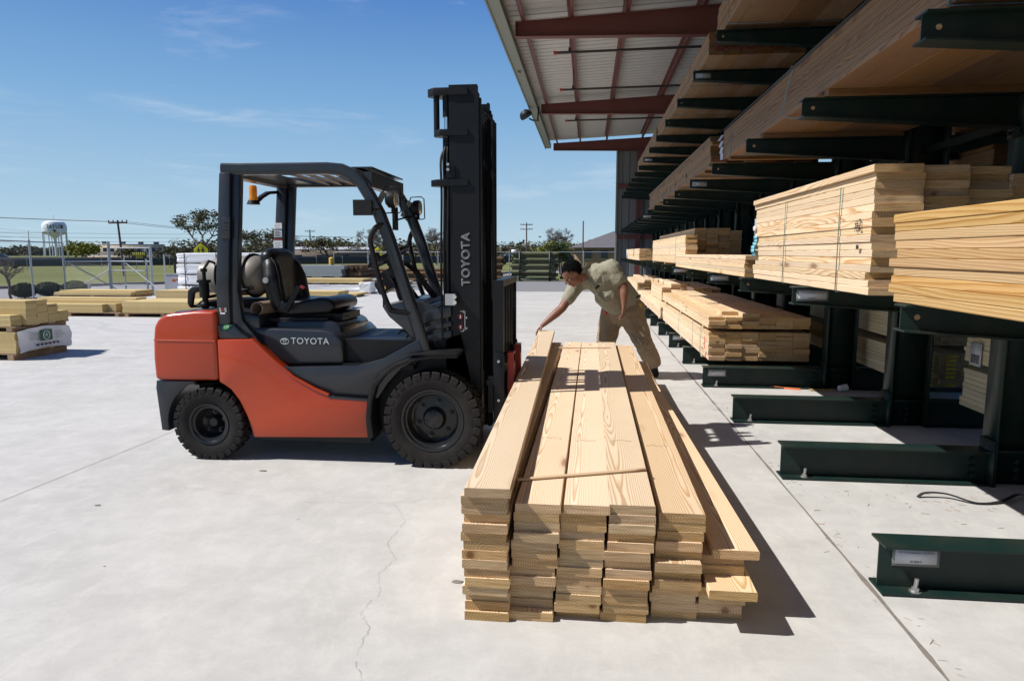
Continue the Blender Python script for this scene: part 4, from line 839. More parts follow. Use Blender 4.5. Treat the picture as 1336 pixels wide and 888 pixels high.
def plate(z, xf, h=.052, t=1):
    bm = NB(); prism(bm, [(-.90, MN - .004), (-.965, MN - .012), (xf + .05, MN - .012), (xf, MN + .04), (xf, MN + .07), (xf + .11, YC - .16), (xf + .11, YC + .16), (xf, MF - .07), (xf, MF - .04), (xf + .05, MF + .012), (-.965, MF + .012), (-.90, MF + .004), (-.96, MF - .05), (-.99, YC + .2), (-.99, YC - .2), (-.96, MN + .05)], z, z + h, 'Z', bev=.004)
    box(bm, -.965, -.835, MN - .014, MN - .001, z + .002, z + h - .002); box(bm, -.965, -.835, MF + .001, MF + .014, z + .002, z + h - .002); return bm
F('mast_tie_plate', plate(2.575, -1.125), 'mast'); F('mast_tie_plate', plate(2.305, -1.085, .045), 'mast'); F('mast_tie_plate', plate(1.965, -1.110, .045), 'mast')
for k, (x, z1, r) in enumerate(((-1.065, 2.575, .020),)):
    bm = NB(); cyl(bm, (x, MN + .05, 2.34), (x, MN + .05, 2.58), .021); F('tie_post', bm, 'mast')
for y in (MN + .055, MF - .055):
    bm = NB(); cyl(bm, (-.995, y, .2), (-.995, y, 2.30), .030, n=14); cy = F('lift_cylinder', bm, 'mast')
    bm = NB(); cyl(bm, (-.995, y, 2.30), (-.995, y, 2.48), .018, n=14); F('piston_rod', bm, 'chrome', cy); bm = NB(); cyl(bm, (-.995, y, 2.44), (-.995, y, 2.58), .028, n=12); F('rod_end', bm, 'mast', cy)
for k, x in enumerate((-1.032, -1.012, -.985)):
    bm = NB(); tube(bm, [(x, MN + .0 + k * .012, .75), (x - .004, MN + .005, 1.4), (x + .006, MN + .0, 1.9), (x, MN + .02, 2.15 + .03 * k), (x + .03, MN + .06, 2.22 + .03 * k), (x + .04, MN + .09, 2.1)], .0085, n=7, smooth=True); F('hydraulic_hose', bm, 'black')
for dyy in (-.05, .05):
    bm = NB(); tube(bm, [(-.70, YC + dyy, .5), (-.70, YC + dyy, 2.45), (-.75, YC + dyy, 2.50), (-.80, YC + dyy, 2.45), (-.80, YC + dyy, .6)], .014, n=6); F('lift_chain', bm, 'mast')
for z, hh in ((.12, .10), (.75, .12), (1.2, .10), (1.72, .50), (2.36, .2)): bm = NB(); box(bm, -.93, -.90, MN + .02, MF - .02, z, z + hh); F('mast_crossbar', bm, 'mast')
bm = NB(); cyl(bm, (-1.0, MN + .05, .80), (-1.35, MN + .12, .84), .034, n=14); cyl(bm, (-1.03, MN - .03, .80), (-1.03, MN + .09, .80), .034, n=14); tc_ = F('tilt_cylinder', bm, 'black')
bm = NB(); box(bm, -1.065, -1.045, MN - .038, MN - .022, .785, .812); cyl(bm, (-1.03, MN - .036, .80), (-1.03, MN - .028, .80), .018, n=14); F('pin_cap', bm, 'bolt', tc_)
# carriage and load backrest
BX0, BX1 = -.662, -.585; BN, BF = 4.76, 5.66
bm = NB()
for z in (.30, .62): box(bm, -.64, -.60, BN + .02, BF - .02, z, z + .10, .004)
for y in (MN + .03, MF - .07): box(bm, -.66, -.63, y, y + .04, .26, .78)
F('carriage', bm, 'mast')
bm = NB(); box(bm, BX0, BX1, BN, BF, 1.265, 1.31, .005); lb = F('load_backrest', bm, 'mast')
for k in range(9):
    y = BN + .0 + k * (BF - BN - .022) / 8; bm = NB(); box(bm, BX0 + .002, BX1 - (.002 if k in (0, 8) else .02), y, y + (.022 if k in (0, 8) else .016), .66, 1.266); F('backrest_bar', bm, 'mast', lb)
for (y0) in (BN - .025, BF + .003):
    bm = NB(); prism(bm, [(-.655, .30), (-.655, .775), (-.640, .80), (-.595, .80), (-.58, .775), (-.575, .30)], y0, y0 + .022, bev=.003); sp_ = F('carriage_side_plate', bm, 'mast')
    for z in (.46, .74): bm = NB(); cyl(bm, (-.617, y0 - .010, z), (-.617, y0 + .001, z), .010, n=8); F('plate_bolt', bm, 'bolt', sp_)
bm = NB(); box(bm, -.70, -.665, MN - .02, MN + .05, .36, .62, .004); box(bm, -.71, -.655, MN - .03, MN + .06, .56, .60, .004); F('side_shift_block', bm, 'mast')
for y in (4.93, 5.40):
    bm = NB(); box(bm, -.575, -.530, y, y + .11, .05, .775, .006); fk = F('fork', bm, 'forkred')
    bm = NB(); box(bm, -.60, -.53, y + .005, y + .105, .70, .765, .004); F('fork_hook', bm, 'mast', fk)
# ------------------------------------------------------------------ man at the far end of the stack
def skinmat():
    t = NT('brown_skin'); oc = t.obj(); n = t.noise(oc, 25, 4, .6); a = t.noise(oc, 6, 3)
    c = t.mix(n.outputs[0], (0.17, 0.078, 0.048), (0.26, 0.128, 0.080)); c = t.mix(t.math('MULTIPLY', a.outputs[0], .4), c, (0.24, 0.085, 0.055))
    t.set(color=c, rough=0.48, spec=0.4); t.b.inputs['Subsurface Weight'].default_value = 0.08; t.b.inputs['Subsurface Radius'].default_value = (.01, .004, .002)
    t.bump(n.outputs[0], .1, .003); return t.m
M['skin'] = skinmat()
M['shirt'] = cloth('olive_shirt', (0.285, 0.27, 0.20), folds=.55, sc=(9, 9, 5))
M['trouser'] = cloth('khaki_trousers', (0.29, 0.215, 0.135), folds=.5, sc=(9, 9, 6))
M['hair'] = simple('black_hair', (0.003, 0.0025, 0.0025), 0.85, var=.5, scale=90, spec=.12)
PO = Vector((.42, 8.3, 0))
man = thing('person', 'man in olive short-sleeved shirt and khaki trousers bending to lift a board', 'person', PO)
def cap(bm, a, b, ra, rb=None, n=14):
    a, b = Vector(a), Vector(b); rb = ra if rb is None else rb
    ball(bm, a, ra, n=2); ball(bm, b, rb, n=2); tube(bm, [a, b], 1, n=n, rs=[ra, rb])
def blob(name, bm, mat, vox, smooth=6, disp=None, parent=None, cut=None, seed=0):
    """melt the overlapping volumes into one continuous skin"""
    o = obj(name, bm, mat, parent or man, smooth=180, off=PO)
    m = o.modifiers.new('melt', 'REMESH'); m.mode = 'VOXEL'; m.voxel_size = vox; m.use_smooth_shade = True
    s = o.modifiers.new('relax', 'SMOOTH'); s.factor = .5; s.iterations = smooth
    if disp:
        for k, (st, sz) in enumerate(disp):
            tx = bpy.data.textures.new('folds', 'CLOUDS'); tx.noise_scale = sz; tx.noise_depth = 2
            d = o.modifiers.new('folds', 'DISPLACE'); d.texture = tx; d.strength = st; d.mid_level = .5; d.texture_coords = 'LOCAL'
    return o
shL, elL, wrL = Vector((.275, 8.07, 1.335)), Vector((.425, 8.02, 1.10)), Vector((.425, 7.99, .90))
shR, elR, wrR = Vector((-.12, 8.20, 1.13)), Vector((-.295, 8.03, .855)), Vector((-.50, 7.955, .675))
hc = Vector((-.175, 7.98, 1.265)); hs = 1.17
hf = Vector((-.72, -.34, -.60)).normalized(); hu = Vector((-.42, -.10, .86)); hu = (hu - hf * hu.dot(hf)).normalized(); hsd = hf.cross(hu)
HM = Matrix((hf, hsd, hu)).transposed().to_4x4()
def head_shape(bm):
    b = NB()
    def e(c, r, n=3, rot=None): ball(b, c, 1, r, n, rot)
    e((0, 0, .02), (.098, .076, .092)); e((.022, 0, -.055), (.066, .060, .062)); e((.058, 0, -.098), (.026, .030, .020)); e((.050, 0, .030), (.050, .060, .050))
    e((.078, .026, .012), (.018, .024, .010)); e((.078, -.026, .012), (.018, .024, .010))
    e((.066, .036, -.030), (.026, .022, .022)); e((.066, -.036, -.030), (.026, .022, .022))
    cap(b, (.090, 0, .002), (.112, 0, -.034), .009, .014, 10); e((.100, .012, -.037), (.012, .009, .008)); e((.100, -.012, -.037), (.012, .009, .008))
    e((.090, 0, -.062), (.014, .024, .007)); e((.086, 0, -.074), (.013, .021, .008)); e((.072, 0, -.068), (.022, .036, .024))
    for s in (-1, 1): e((-.005, s * .080, -.012), (.019, .008, .031), 2); e((-.002, s * .084, -.004), (.012, .006, .022), 2)
    bmesh.ops.scale(b, verts=b.verts, vec=(hs, hs, hs)); bmesh.ops.transform(b, matrix=HM, verts=b.verts); bmesh.ops.translate(b, verts=b.verts, vec=hc); join(bm, b)
def hand(bm, w, d, palm_n, thumb_side, curl, spread=.012):
    """palm and five bent fingers; d points along the hand, palm_n out of the palm"""
    d = Vector(d).normalized(); pn = Vector(palm_n); pn = (pn - d * pn.dot(d)).normalized(); sd = d.cross(pn) * thumb_side
    w = Vector(w)
    cap(bm, w, w + d * .03, .028, .026)
    for k in range(4): cap(bm, w + d * .02 + sd * (.018 - k * .012), w + d * .088 + sd * (.030 - k * .0205), .016, .0135, 8)
    for k, (L1, L2, L3) in enumerate(((.040, .026, .020), (.045, .029, .021), (.041, .027, .020), (.032, .020, .018))):
        p = w + d * (.092 - .004 * abs(k - 1)) + sd * (.033 - k * .022); a = curl[k] * .7; dd = d * 1.0 + sd * (spread * 6 * (1.5 - k) * .2)
        for L_, r in ((L1, .0105), (L2, .0095), (L3, .0085)):
            v = (dd * math.cos(a) + pn * math.sin(a)).normalized(); q = p + v * L_; cap(bm, p, q, r, r * .92, 8); p = q; a += curl[k]
    p = w + d * .025 + sd * .028
    for L_, dirn, r in ((.040, d * .6 + sd * .75 + pn * .25, .0145), (.032, d * .85 + sd * .35 + pn * .5, .0115), (.024, d * .85 + sd * .05 + pn * .65, .0100)):
        q = p + dirn.normalized() * L_; cap(bm, p, q, r, r * .92, 8); p = q
bm = NB()
hipL, hipR = Vector((.52, 8.26, .80)), Vector((.31, 8.40, .78)); knL, anL = Vector((.665, 8.22, .45)), Vector((.80, 8.36, .10)); knR, anR = Vector((.235, 8.36, .44)), Vector((.22, 8.56, .10))
cap(bm, (.42, 8.33, .84), (.25, 8.25, 1.06), .15, .15); cap(bm, (.25, 8.25, 1.06), (.12, 8.20, 1.20), .14, .11); cap(bm, shL + Vector((-.06, .05, -.03)), shR + Vector((.08, 0, .03)), .085, .085)
cap(bm, hipL, knL, .095, .062); cap(bm, knL, anL, .055, .04); cap(bm, hipR, knR, .095, .062); cap(bm, knR, anR, .055, .04)
cap(bm, anL, anL + Vector((-.16, -.08, -.05)), .04, .03); cap(bm, anR, anR + Vector((-.17, -.06, -.05)), .04, .03)
for s, e, w, m in ((shL, elL, wrL, .058), (shR, elR, wrR, .058)):
    cap(bm, s, e, .064, .052); mid = e.lerp(w, .3); cap(bm, e, mid, .050, .052); cap(bm, mid, w, .052, .031)
cap(bm, (.04, 8.13, 1.235), hc + hf * -.03 + hu * -.06, .075, .066); cap(bm, hc + hu * -.10 + hf * -.01, hc + hu * -.04, .058, .066)
head_shape(bm)
hand(bm, wrL, (-.05, -.02, -1), (-.9, .35, 0), 1, (.32, .36, .40, .42))
hand(bm, wrR, (-.72, -.16, -.66), (.35, -.10, -.93), 1, (.42, .46, .48, .50))
body = blob('body', bm, M['skin'], .0055, 3)
# eyes shut-looking slits and brows
b = NB()
for s in (-1, 1):
    tube(b, [(.083, s * .014, .026), (.088, s * .026, .031), (.078, s * .042, .024)], .0035, n=6); tube(b, [(.084, s * .018, .000), (.086, s * .028, -.003), (.079, s * .038, -.001)], .0028, n=6)
bmesh.ops.scale(b, verts=b.verts, vec=(hs, hs, hs)); bmesh.ops.transform(b, matrix=HM, verts=b.verts); bmesh.ops.translate(b, verts=b.verts, vec=hc); obj('brows_and_lashes', b, M['hair'], man, off=PO)
b = NB()
ball(b, (-.016, 0, .036), 1, (.106, .087, .096), 4)
bmesh.ops.delete(b, geom=[v for v in b.verts if (v.co.x > .052 and v.co.z < .066) or (v.co.x > -.015 and v.co.z < .012) or v.co.z < -.052 or (v.co.x > .02 and v.co.z < .045)], context='VERTS')
for v in b.verts: v.co *= 1 + .035 * math.sin(v.co.x * 130 + v.co.z * 60) * math.sin(v.co.y * 150 + v.co.z * 90) + rnd.uniform(-.012, .012)
bmesh.ops.scale(b, verts=b.verts, vec=(hs, hs, hs)); bmesh.ops.transform(b, matrix=HM, verts=b.verts); bmesh.ops.translate(b, verts=b.verts, vec=hc)
hrn = random.Random(3); vs_ = [v.co.copy() for v in b.verts]
for q in range(1500):
    p_ = hrn.choice(vs_) + Vector((hrn.gauss(0, .006), hrn.gauss(0, .006), hrn.gauss(0, .006))); o_ = (p_ - hc).normalized(); d_ = (-hu * .6 + hf * .5 + Vector((hrn.gauss(0, .35), hrn.gauss(0, .35), hrn.gauss(0, .35)))).normalized(); d_ = (d_ - o_ * d_.dot(o_) * .8).normalized(); w_ = o_.cross(d_) * .0028
    b.faces.new([b.verts.new(v) for v in (p_ - w_, p_ + w_, p_ + d_ * .022 + o_ * .010)])
hr = obj('hair', b, M['hair'], man, off=PO, smooth=0)
# shirt
bm = NB()
cap(bm, (.44, 8.30, .93), (.28, 8.22, 1.10), .195, .205); cap(bm, (.28, 8.22, 1.10), (.12, 8.15, 1.21), .20, .175); cap(bm, (.23, 8.14, 1.0), (.36, 8.22, .90), .15, .15)
cap(bm, shL + Vector((-.05, .04, -.03)), shR + Vector((.07, 0, .03)), .108, .100); cap(bm, (.06, 8.15, 1.25), (.10, 8.16, 1.28), .10, .11)
cap(bm, shL, shL.lerp(elL, .62), .100, .084); cap(bm, shR, shR.lerp(elR, .62), .096, .080)
cap(bm, (.03, 8.11, 1.255), (-.02, 8.08, 1.26), .088, .080)
shirt = blob('shirt', bm, M['shirt'], .011, 4, disp=((.016, .12), (.007, .04)))
bm = NB(); tube(bm, [(-.03, 8.00, 1.20), (-.05, 7.985, 1.25), (-.035, 8.0, 1.31), (.0, 8.06, 1.345), (.04, 8.13, 1.35)], 1, sect=[(-.004, -.03), (.004, -.03), (.006, .02), (-.004, .02)]); obj('collar', bm, M['shirt'], shirt, off=PO)
bm = NB(); box(bm, .085, .145, 7.945, 7.965, 1.10, 1.125, .004, rot=(0, -.75, .1)); obj('pocket_device', bm, M['black'], shirt, off=PO)
bm = NB(); tube(bm, [(-.02, 7.985, 1.19), (.04, 7.955, 1.10), (.12, 7.955, 1.00), (.20, 7.975, .92)], 1, sect=[(-.003, -.014), (.003, -.014), (.003, .014), (-.003, .014)]); obj('placket', bm, M['shirt'], shirt, off=PO)
# trousers
bm = NB()
cap(bm, (.44, 8.33, .90), (.42, 8.33, .80), .185, .19); cap(bm, hipL, knL, .155, .118); cap(bm, knL, anL + Vector((0, 0, .10)), .118, .100); cap(bm, hipR, knR, .155, .118); cap(bm, knR, anR + Vector((0, 0, .10)), .118, .100)
cap(bm, (.50, 8.28, .86), (.56, 8.30, .84), .15, .14); cap(bm, anL + Vector((0, 0, .11)), anL + Vector((.01, 0, .085)), .10, .098); cap(bm, anR + Vector((0, 0, .11)), anR + Vector((.01, 0, .085)), .10, .098)
tr = blob('trousers', bm, M['trouser'], .011, 4, disp=((.030, .10), (.012, .035)))
bm = NB(); tube(bm, [Vector((.44, 8.33, .935)) + Vector((.194 * math.cos(k * math.pi / 12), .194 * math.sin(k * math.pi / 12), .05 * math.cos(k * math.pi / 12))) for k in range(24)], 1, closed=True, sect=[(-.004, -.02), (.004, -.02), (.004, .02), (-.004, .02)]); obj('belt', bm, M['black'], tr, off=PO)
bm = NB(); box(bm, .60, .64, 8.18, 8.22, .84, .91, .008); obj('tape_measure', bm, simple('tape_yellow', (.6, .42, .02), .5), tr, off=PO)
bm = NB(); ball(bm, (.225, 8.28, .80), .03, (.8, 1, 1.6), 2); obj('red_glove', bm, M['forkred'], tr, off=PO)
for a in (anL, anR):
    bm = NB(); c = a + Vector((.0, 0, -.06)); d = Vector((-.19, -.075, 0)); cap(bm, c, c + d * .9, .048, .046); cap(bm, c + Vector((.03, .01, 0)), c + Vector((0, 0, .09)), .056, .062); b2 = NB()
    blob('boot', bm, M['black'], .010, 3)
    bm = NB(); tube(bm, [c + Vector((.05, .02, -.034)), c + d * 1.1 + Vector((0, 0, -.034))], 1, sect=[(-.048, -.008), (.048, -.008), (.048, .010), (-.048, .010)]); obj('boot_sole', bm, M['tyre'], man, off=PO)

# ------------------------------------------------------------------ yellow board piles on pallets at the left
def pallet(parent, x0, x1, y0, y1, z0, h=.10):
    n = max(3, int((x1 - x0) / .9) + 1); bm_l = []
    for k in range(n):
        x = x0 + .05 + (x1 - x0 - .19) * k / (n - 1); bm = NB(); box(bm, x, x + .09, y0, y1, z0, z0 + h - .02); obj('pallet_runner', bm, M['paletwood'], parent, off=parent.location, smooth=0)
    m = max(3, int((y1 - y0) / .22))
    for k in range(m):
        y = y0 + (y1 - y0 - .09) * k / (m - 1); bm = NB(); box(bm, x0, x1, y, y + .09, z0 + h - .02, z0 + h); obj('pallet_slat', bm, M['paletwood'], parent, off=parent.location, smooth=0)
def pile(label, x0, x1, y0, cols, z0, mat='panel', w=.2, t=.038, gname='yellow board piles on pallets', pal=.10, jit=.01, name='board_pile'):
    r = thing(name, label, 'board pile', (x0, y0, z0), 0, gname)
    if pal: 
        pallet(r, x0, x1, y0, y0 + w * len(cols), z0, pal)
    for i, n in enumerate(cols):
        if isinstance(n, tuple): n, e = n
        else: e = 0
        for k in range(n):
            bm = None; L_ = x1 - x0 - e
            o = link('plank', plank_mesh(w - .004, round(L_, 2), t - .001, M[mat], .002), r, (L_ + rnd.uniform(-jit, jit), (i + .5) * w, pal + (k + .5) * t), (0, 0, math.pi / 2))
    return r
r1_ = pile('lower pile of yellow boards with a printed white wrap on its end', -10.4, -7.95, 8.66, [8] * 5, 0.0)
pile('stepped upper pile of yellow boards standing on the printed wrapped pile', -10.4, -7.93, 8.66, [(4, 0.07), (9, 0), (9, 0), (7, 0), (4, 0)], .408, pal=.075)
bm = NB(); N_ = 14; rows = []
for i in range(N_ + 1):
    rows.append([bm.verts.new((-7.935 + .012 * math.sin(i * 1.7 + j) + rnd.uniform(0, .012), 8.70 + .98 * i / N_ + .01 * math.sin(j * 2), .095 + .035 * math.sin(i * .25) + .31 * j / 6)) for j in range(7)])
for i in range(N_):
    for j in range(6): bm.faces.new((rows[i][j], rows[i + 1][j], rows[i + 1][j + 1], rows[i][j + 1]))
wr_ = obj('end_wrap', bm, M['wrap'], r1_, off=r1_.location, smooth=180); wr_.modifiers.new('t', 'SOLIDIFY').thickness = .003
bm = NB(); prism(bm, [(9.06, .23), (9.28, .23), (9.28, .385), (9.06, .385)], -7.908, -7.902, 'X'); lg = obj('wrap_logo', bm, simple('logo_green', (.03, .12, .05), .6), wr_, off=r1_.location)
bm = NB()
cc = Vector((-7.900, 9.17, .307)); tube(bm, [cc + Vector((0, .058 * math.cos(k * .35), .062 * math.sin(k * .35))) for k in range(18)], .006, n=5, closed=True)
tube(bm, [cc + Vector((0, -.02, -.03)), cc + Vector((0, 0, .03)), cc + Vector((0, .02, -.03))], .005, n=5); tube(bm, [cc + Vector((0, -.03, 0)), cc + Vector((0, .03, .015))], .004, n=5)
obj('logo_ring', bm, M['wrap'], wr_, off=r1_.location)
bm = NB()
for q in range(6): box(bm, -7.904, -7.900, 8.98 + q * .075, 9.02 + q * .075, .165, .195)
for q in range(8):
    y = 8.86 if q % 2 else 9.34; box(bm, -7.905, -7.902, y, y + .13 + .03 * (q % 3), .25 + .016 * q, .254 + .016 * q)
obj('wrap_lettering', bm, M['blackprint'], wr_, off=r1_.location)
pile('low yellow board pile in front of the wrapped white pack, stepped at its right end', -13.6, -10.98, 15.0, [(5, .45), (5, .25), (7, 0), (8, 0), (8, 0)], 0)
pile('long low pile of yellow boards directly behind the forklift counterweight', -10.92, -6.2, 15.0, [7, 7, 7, 7, 7, 7], 0)
pile('higher long pile of yellow boards behind the low one, seen past the forklift tank', -11.8, -6.6, 17.6, [10, 10, 10, 10], 0)
wp = thing('wrapped_pack', 'long white wrapped pack with dark print lying behind the yellow board piles', 'wrapped pack', (-14.45, 17.2, 0))
def wrapbox(parent, x0, x1, y0, y1, z0, z1, name='wrapping'):
    bm = NB(); box(bm, x0, x1, y0, y1, z0, z1); bmesh.ops.subdivide_edges(bm, edges=bm.edges[:], cuts=5, use_grid_fill=True)
    for v in bm.verts: v.co += Vector((rnd.uniform(-.012, .012), rnd.uniform(-.014, .014), rnd.uniform(-.012, .012)))
    bevel(bm, .012, 2, 50); return obj(name, bm, M['wrap'], parent, off=parent.location, smooth=70)
def bands(parent, xs, y0, z0, z1):
    for x in xs: bm = NB(); box(bm, x, x + .03, y0 - .022, y0 - .016, z0, z1); obj('band', bm, M['blackprint'], parent, off=parent.location)
wrapbox(wp, -14.45, -12.75, 17.2, 18.3, .0, .28); bands(wp, (-13.9, -12.9), 17.2, .0, .28)
for (x, w_, z, h_) in ((-14.40, .16, .05, .16), (-13.8, .30, .06, .05), (-13.4, .12, .09, .07), (-13.1, .16, .06, .05)):
    bm = NB()
    for q in range(int(w_ / .04)): box(bm, x + q * .04, x + q * .04 + .028, 17.172, 17.178, z, z + h_)
    obj('wrap_print', bm, M['blackprint'], wp, off=wp.location)
pile('thin yellow sheets on a pallet on top of the long white wrapped pack', -14.5, -12.25, 17.2, [2, 3, 3, 3, 3], .285, pal=.08)
for k, (lab) in enumerate(('bottom white wrapped pack of the four-high stack by the gate', 'second white wrapped pack from the bottom of the four-high stack by the gate', 'third white wrapped pack from the bottom of the four-high stack by the gate', 'topmost white wrapped pack of the four-high stack by the gate')):
    t = thing('wrapped_pack', lab, 'wrapped pack', (-14.05, 22.2, .375 * k), group='white wrapped packs stacked four high')
    wrapbox(t, -14.05 + .03 * (k % 2), -10.95, 22.2, 23.3, .375 * k + .045, .375 * k + .37); bands(t, (-13.75, -12.6, -11.4), 22.2, .375 * k + .045, .375 * k + .37)
    for x in (-13.9, -12.8, -11.8, -11.1): bm = NB(); box(bm, x, x + .09, 22.22, 23.28, .375 * k, .375 * k + .045); obj('bearer', bm, M['paletwood'], t, off=t.location)
t = thing('utility_cabinet', 'grey metal utility cabinet with orange stickers standing beside the white wrapped stack', 'cabinet', (-15.0, 23.0, 0))
bm = NB(); box(bm, -15.0, -14.2, 23.0, 23.5, 0, .74, .01); box(bm, -15.02, -14.18, 22.98, 23.52, .74, .76); cabb = obj('housing', bm, simple('cabinet_grey', (.30, .31, .34), .5), t, off=t.location)
for x, z in ((-14.75, .50), (-14.58, .52), (-14.42, .54)): bm = NB(); box(bm, x, x + .12, 22.992, 22.998, z, z + .07); obj('sticker', bm, M['orange'], t, off=t.location)
def stackbox(name, lab, cat, x0, x1, y0, y1, z0, layers, mats, group=None):
    t = thing(name, lab, cat, (x0, y0, z0), group=group); z = z0
    for (nm, h, m) in layers:
        if nm == 'gap':
            for x in (x0 + .1, (x0 + x1) / 2, x1 - .2): bm = NB(); box(bm, x, x + .09, y0, y1, z, z + h); obj('bearer', bm, M['paletwood'], t, off=t.location)
        elif nm == 'wrapping': wrapbox(t, x0, x1, y0, y1, z, z + h)
        else: bm = NB(); box(bm, x0 + rnd.uniform(-.05, .05), x1 + rnd.uniform(-.1, .1), y0, y1, z + .001, z + h - .002); obj(nm, bm, M[m], t, off=t.location)
        z += h
    return t
stackbox('sheet_pile', 'low pile of pale sheets on the slab seen under the forklift steering column', 'sheet pile', -10.6, -7.85, 22.6, 23.8, 0, [('gap', .05, 0), ('panel', .035, 'panel'), ('panel', .035, 'panel')], 0)
stackbox('sheet_pile', 'pale sheets on top of a green and white wrapped pack beyond the forklift seat', 'sheet pile', -11.2, -8.35, 24.9, 26.1, 0, [('gap', .06, 0), ('wrapping', .26, 0), ('gap', .06, 0), ('panel', .05, 'panel'), ('panel', .05, 'panel'), ('panel', .05, 'panel')], 0)
t = thing('wrapped_box', 'small white wrapped box on the slab left of the forklift steering wheel', 'box', (-8.3, 24.4, 0)); wrapbox(t, -8.35, -7.9, 24.4, 24.9, .05, .42); bm = NB(); box(bm, -8.35, -7.9, 24.4, 24.9, 0, .05); obj('pallet', bm, M['paletwood'], t, off=t.location)
t = thing('wrapped_box', 'flat white wrapped box on a brown base just right of the taller one', 'box', (-8.0, 26.0, 0)); wrapbox(t, -8.0, -7.1, 26.0, 26.6, .08, .26); bm = NB(); box(bm, -8.0, -7.1, 26, 26.6, 0, .08); obj('pallet', bm, M['paletwood'], t, off=t.location)
stackbox('grey_pack', 'grey wrapped pack on bearers beyond the forklift seat back', 'pack', -12.6, -10.6, 28.8, 29.9, 0, [('gap', .3, 0), ('wrapping', .12, 0), ('gap', .06, 0), ('grey_boards', .16, 'galv'), ('grey_boards', .16, 'galv'), ('grey_boards', .16, 'galv')], 0)
t = thing('bollard', 'yellow bollard behind the grey pack', 'bollard', (-11.9, 31.0, 0)); bm = NB(); cyl(bm, (0, 0, 0), (0, 0, 1.25), .12, n=16); ball(bm, (0, 0, 1.25), .12, (1, 1, .5)); obj('post', bm, simple('bollard_yellow', (.55, .36, .05), .6), t)
M['post'] = objvar('treated_post', [(0.3, (0.055, 0.068, 0.032)), (0.7, (0.20, 0.20, 0.12))], 0.85, 4, (1, 8, 8)); M['brownpost'] = objvar('brown_post', [(0.3, (0.06, 0.04, 0.025)), (0.7, (0.22, 0.13, 0.07))], 0.9, 4)
def postbundle(lab, x0, y0, L, nx, nz, r, axis, mat, z0=.1, group='bundles of round posts across the yard'):
    t = thing('post_bundle', lab, 'post bundle', (x0, y0, 0), group=group)
    bm = NB(); (cyl(bm, (0, 0, 0), (L, 0, 0), r, n=12) if axis == 'X' else cyl(bm, (0, 0, 0), (0, L, 0), r, n=12)); me = finish_mesh(bm, 'post', M[mat])
    for k in range(nz):
        for i in range(nx):
            o_ = (rnd.uniform(-.12, .12) if axis == 'X' else 0); a = (i + .5 * (k % 2)) * 2 * r
            link('post', me, t, ((o_, a, z0 + r + k * 1.78 * r) if axis == 'X' else (a, rnd.uniform(-.1, .1), z0 + r + k * 1.78 * r)))
    return t
pbm = postbundle('tall bundle of green treated round posts in a green steel cradle beyond the yard', -4.0, 36.6, 2.35, 3, 9, .090, 'X', 'post')
for x in (.35, 1.95):
    bm = NB(); box(bm, x, x + .09, -.16, -.09, 0, 1.62); box(bm, x, x + .09, -.09, .9, .02, .1); obj('cradle_post', bm, M['trimgreen'] if 'trimgreen' in M else M['green'], pbm)
bm = NB(); box(bm, -.2, 2.5, -.16, -.10, .06, .13); obj('cradle_beam', bm, M['green'], pbm)
bm = NB(); box(bm, -.05, .22, -.13, -.10, 1.50, 1.68); obj('end_tag', bm, M['wrap'], pbm)
postbundle('shorter dark bundle of round posts left of the tall cradle, next to the mast', -6.2, 36.5, 1.6, 3, 7, .095, 'X', 'brownpost')
postbundle('long low bundle of brown round posts seen through the forklift front pillars', -10.3, 33.0, 4.3, 3, 4, .09, 'X', 'brownpost')
postbundle('brown bundle of round posts with its cut ends facing the forklift seat', -10.9, 29.3, 2.4, 6, 4, .085, 'Y', 'brownpost', z0=.35)
postbundle('low dark bundle of posts right of the tall cradle, behind the man', -1.4, 36.7, 1.6, 2, 3, .08, 'X', 'brownpost')
stackbox('sheet_pile', 'orange-brown boards on the lane between the brown posts and the forklift wheel', 'board pile', -9.9, -8.0, 29.8, 30.6, 0, [('gap', .08, 0), ('board', .06, 'pinewarm'), ('board', .06, 'pinewarm'), ('board', .06, 'pine')], 0)

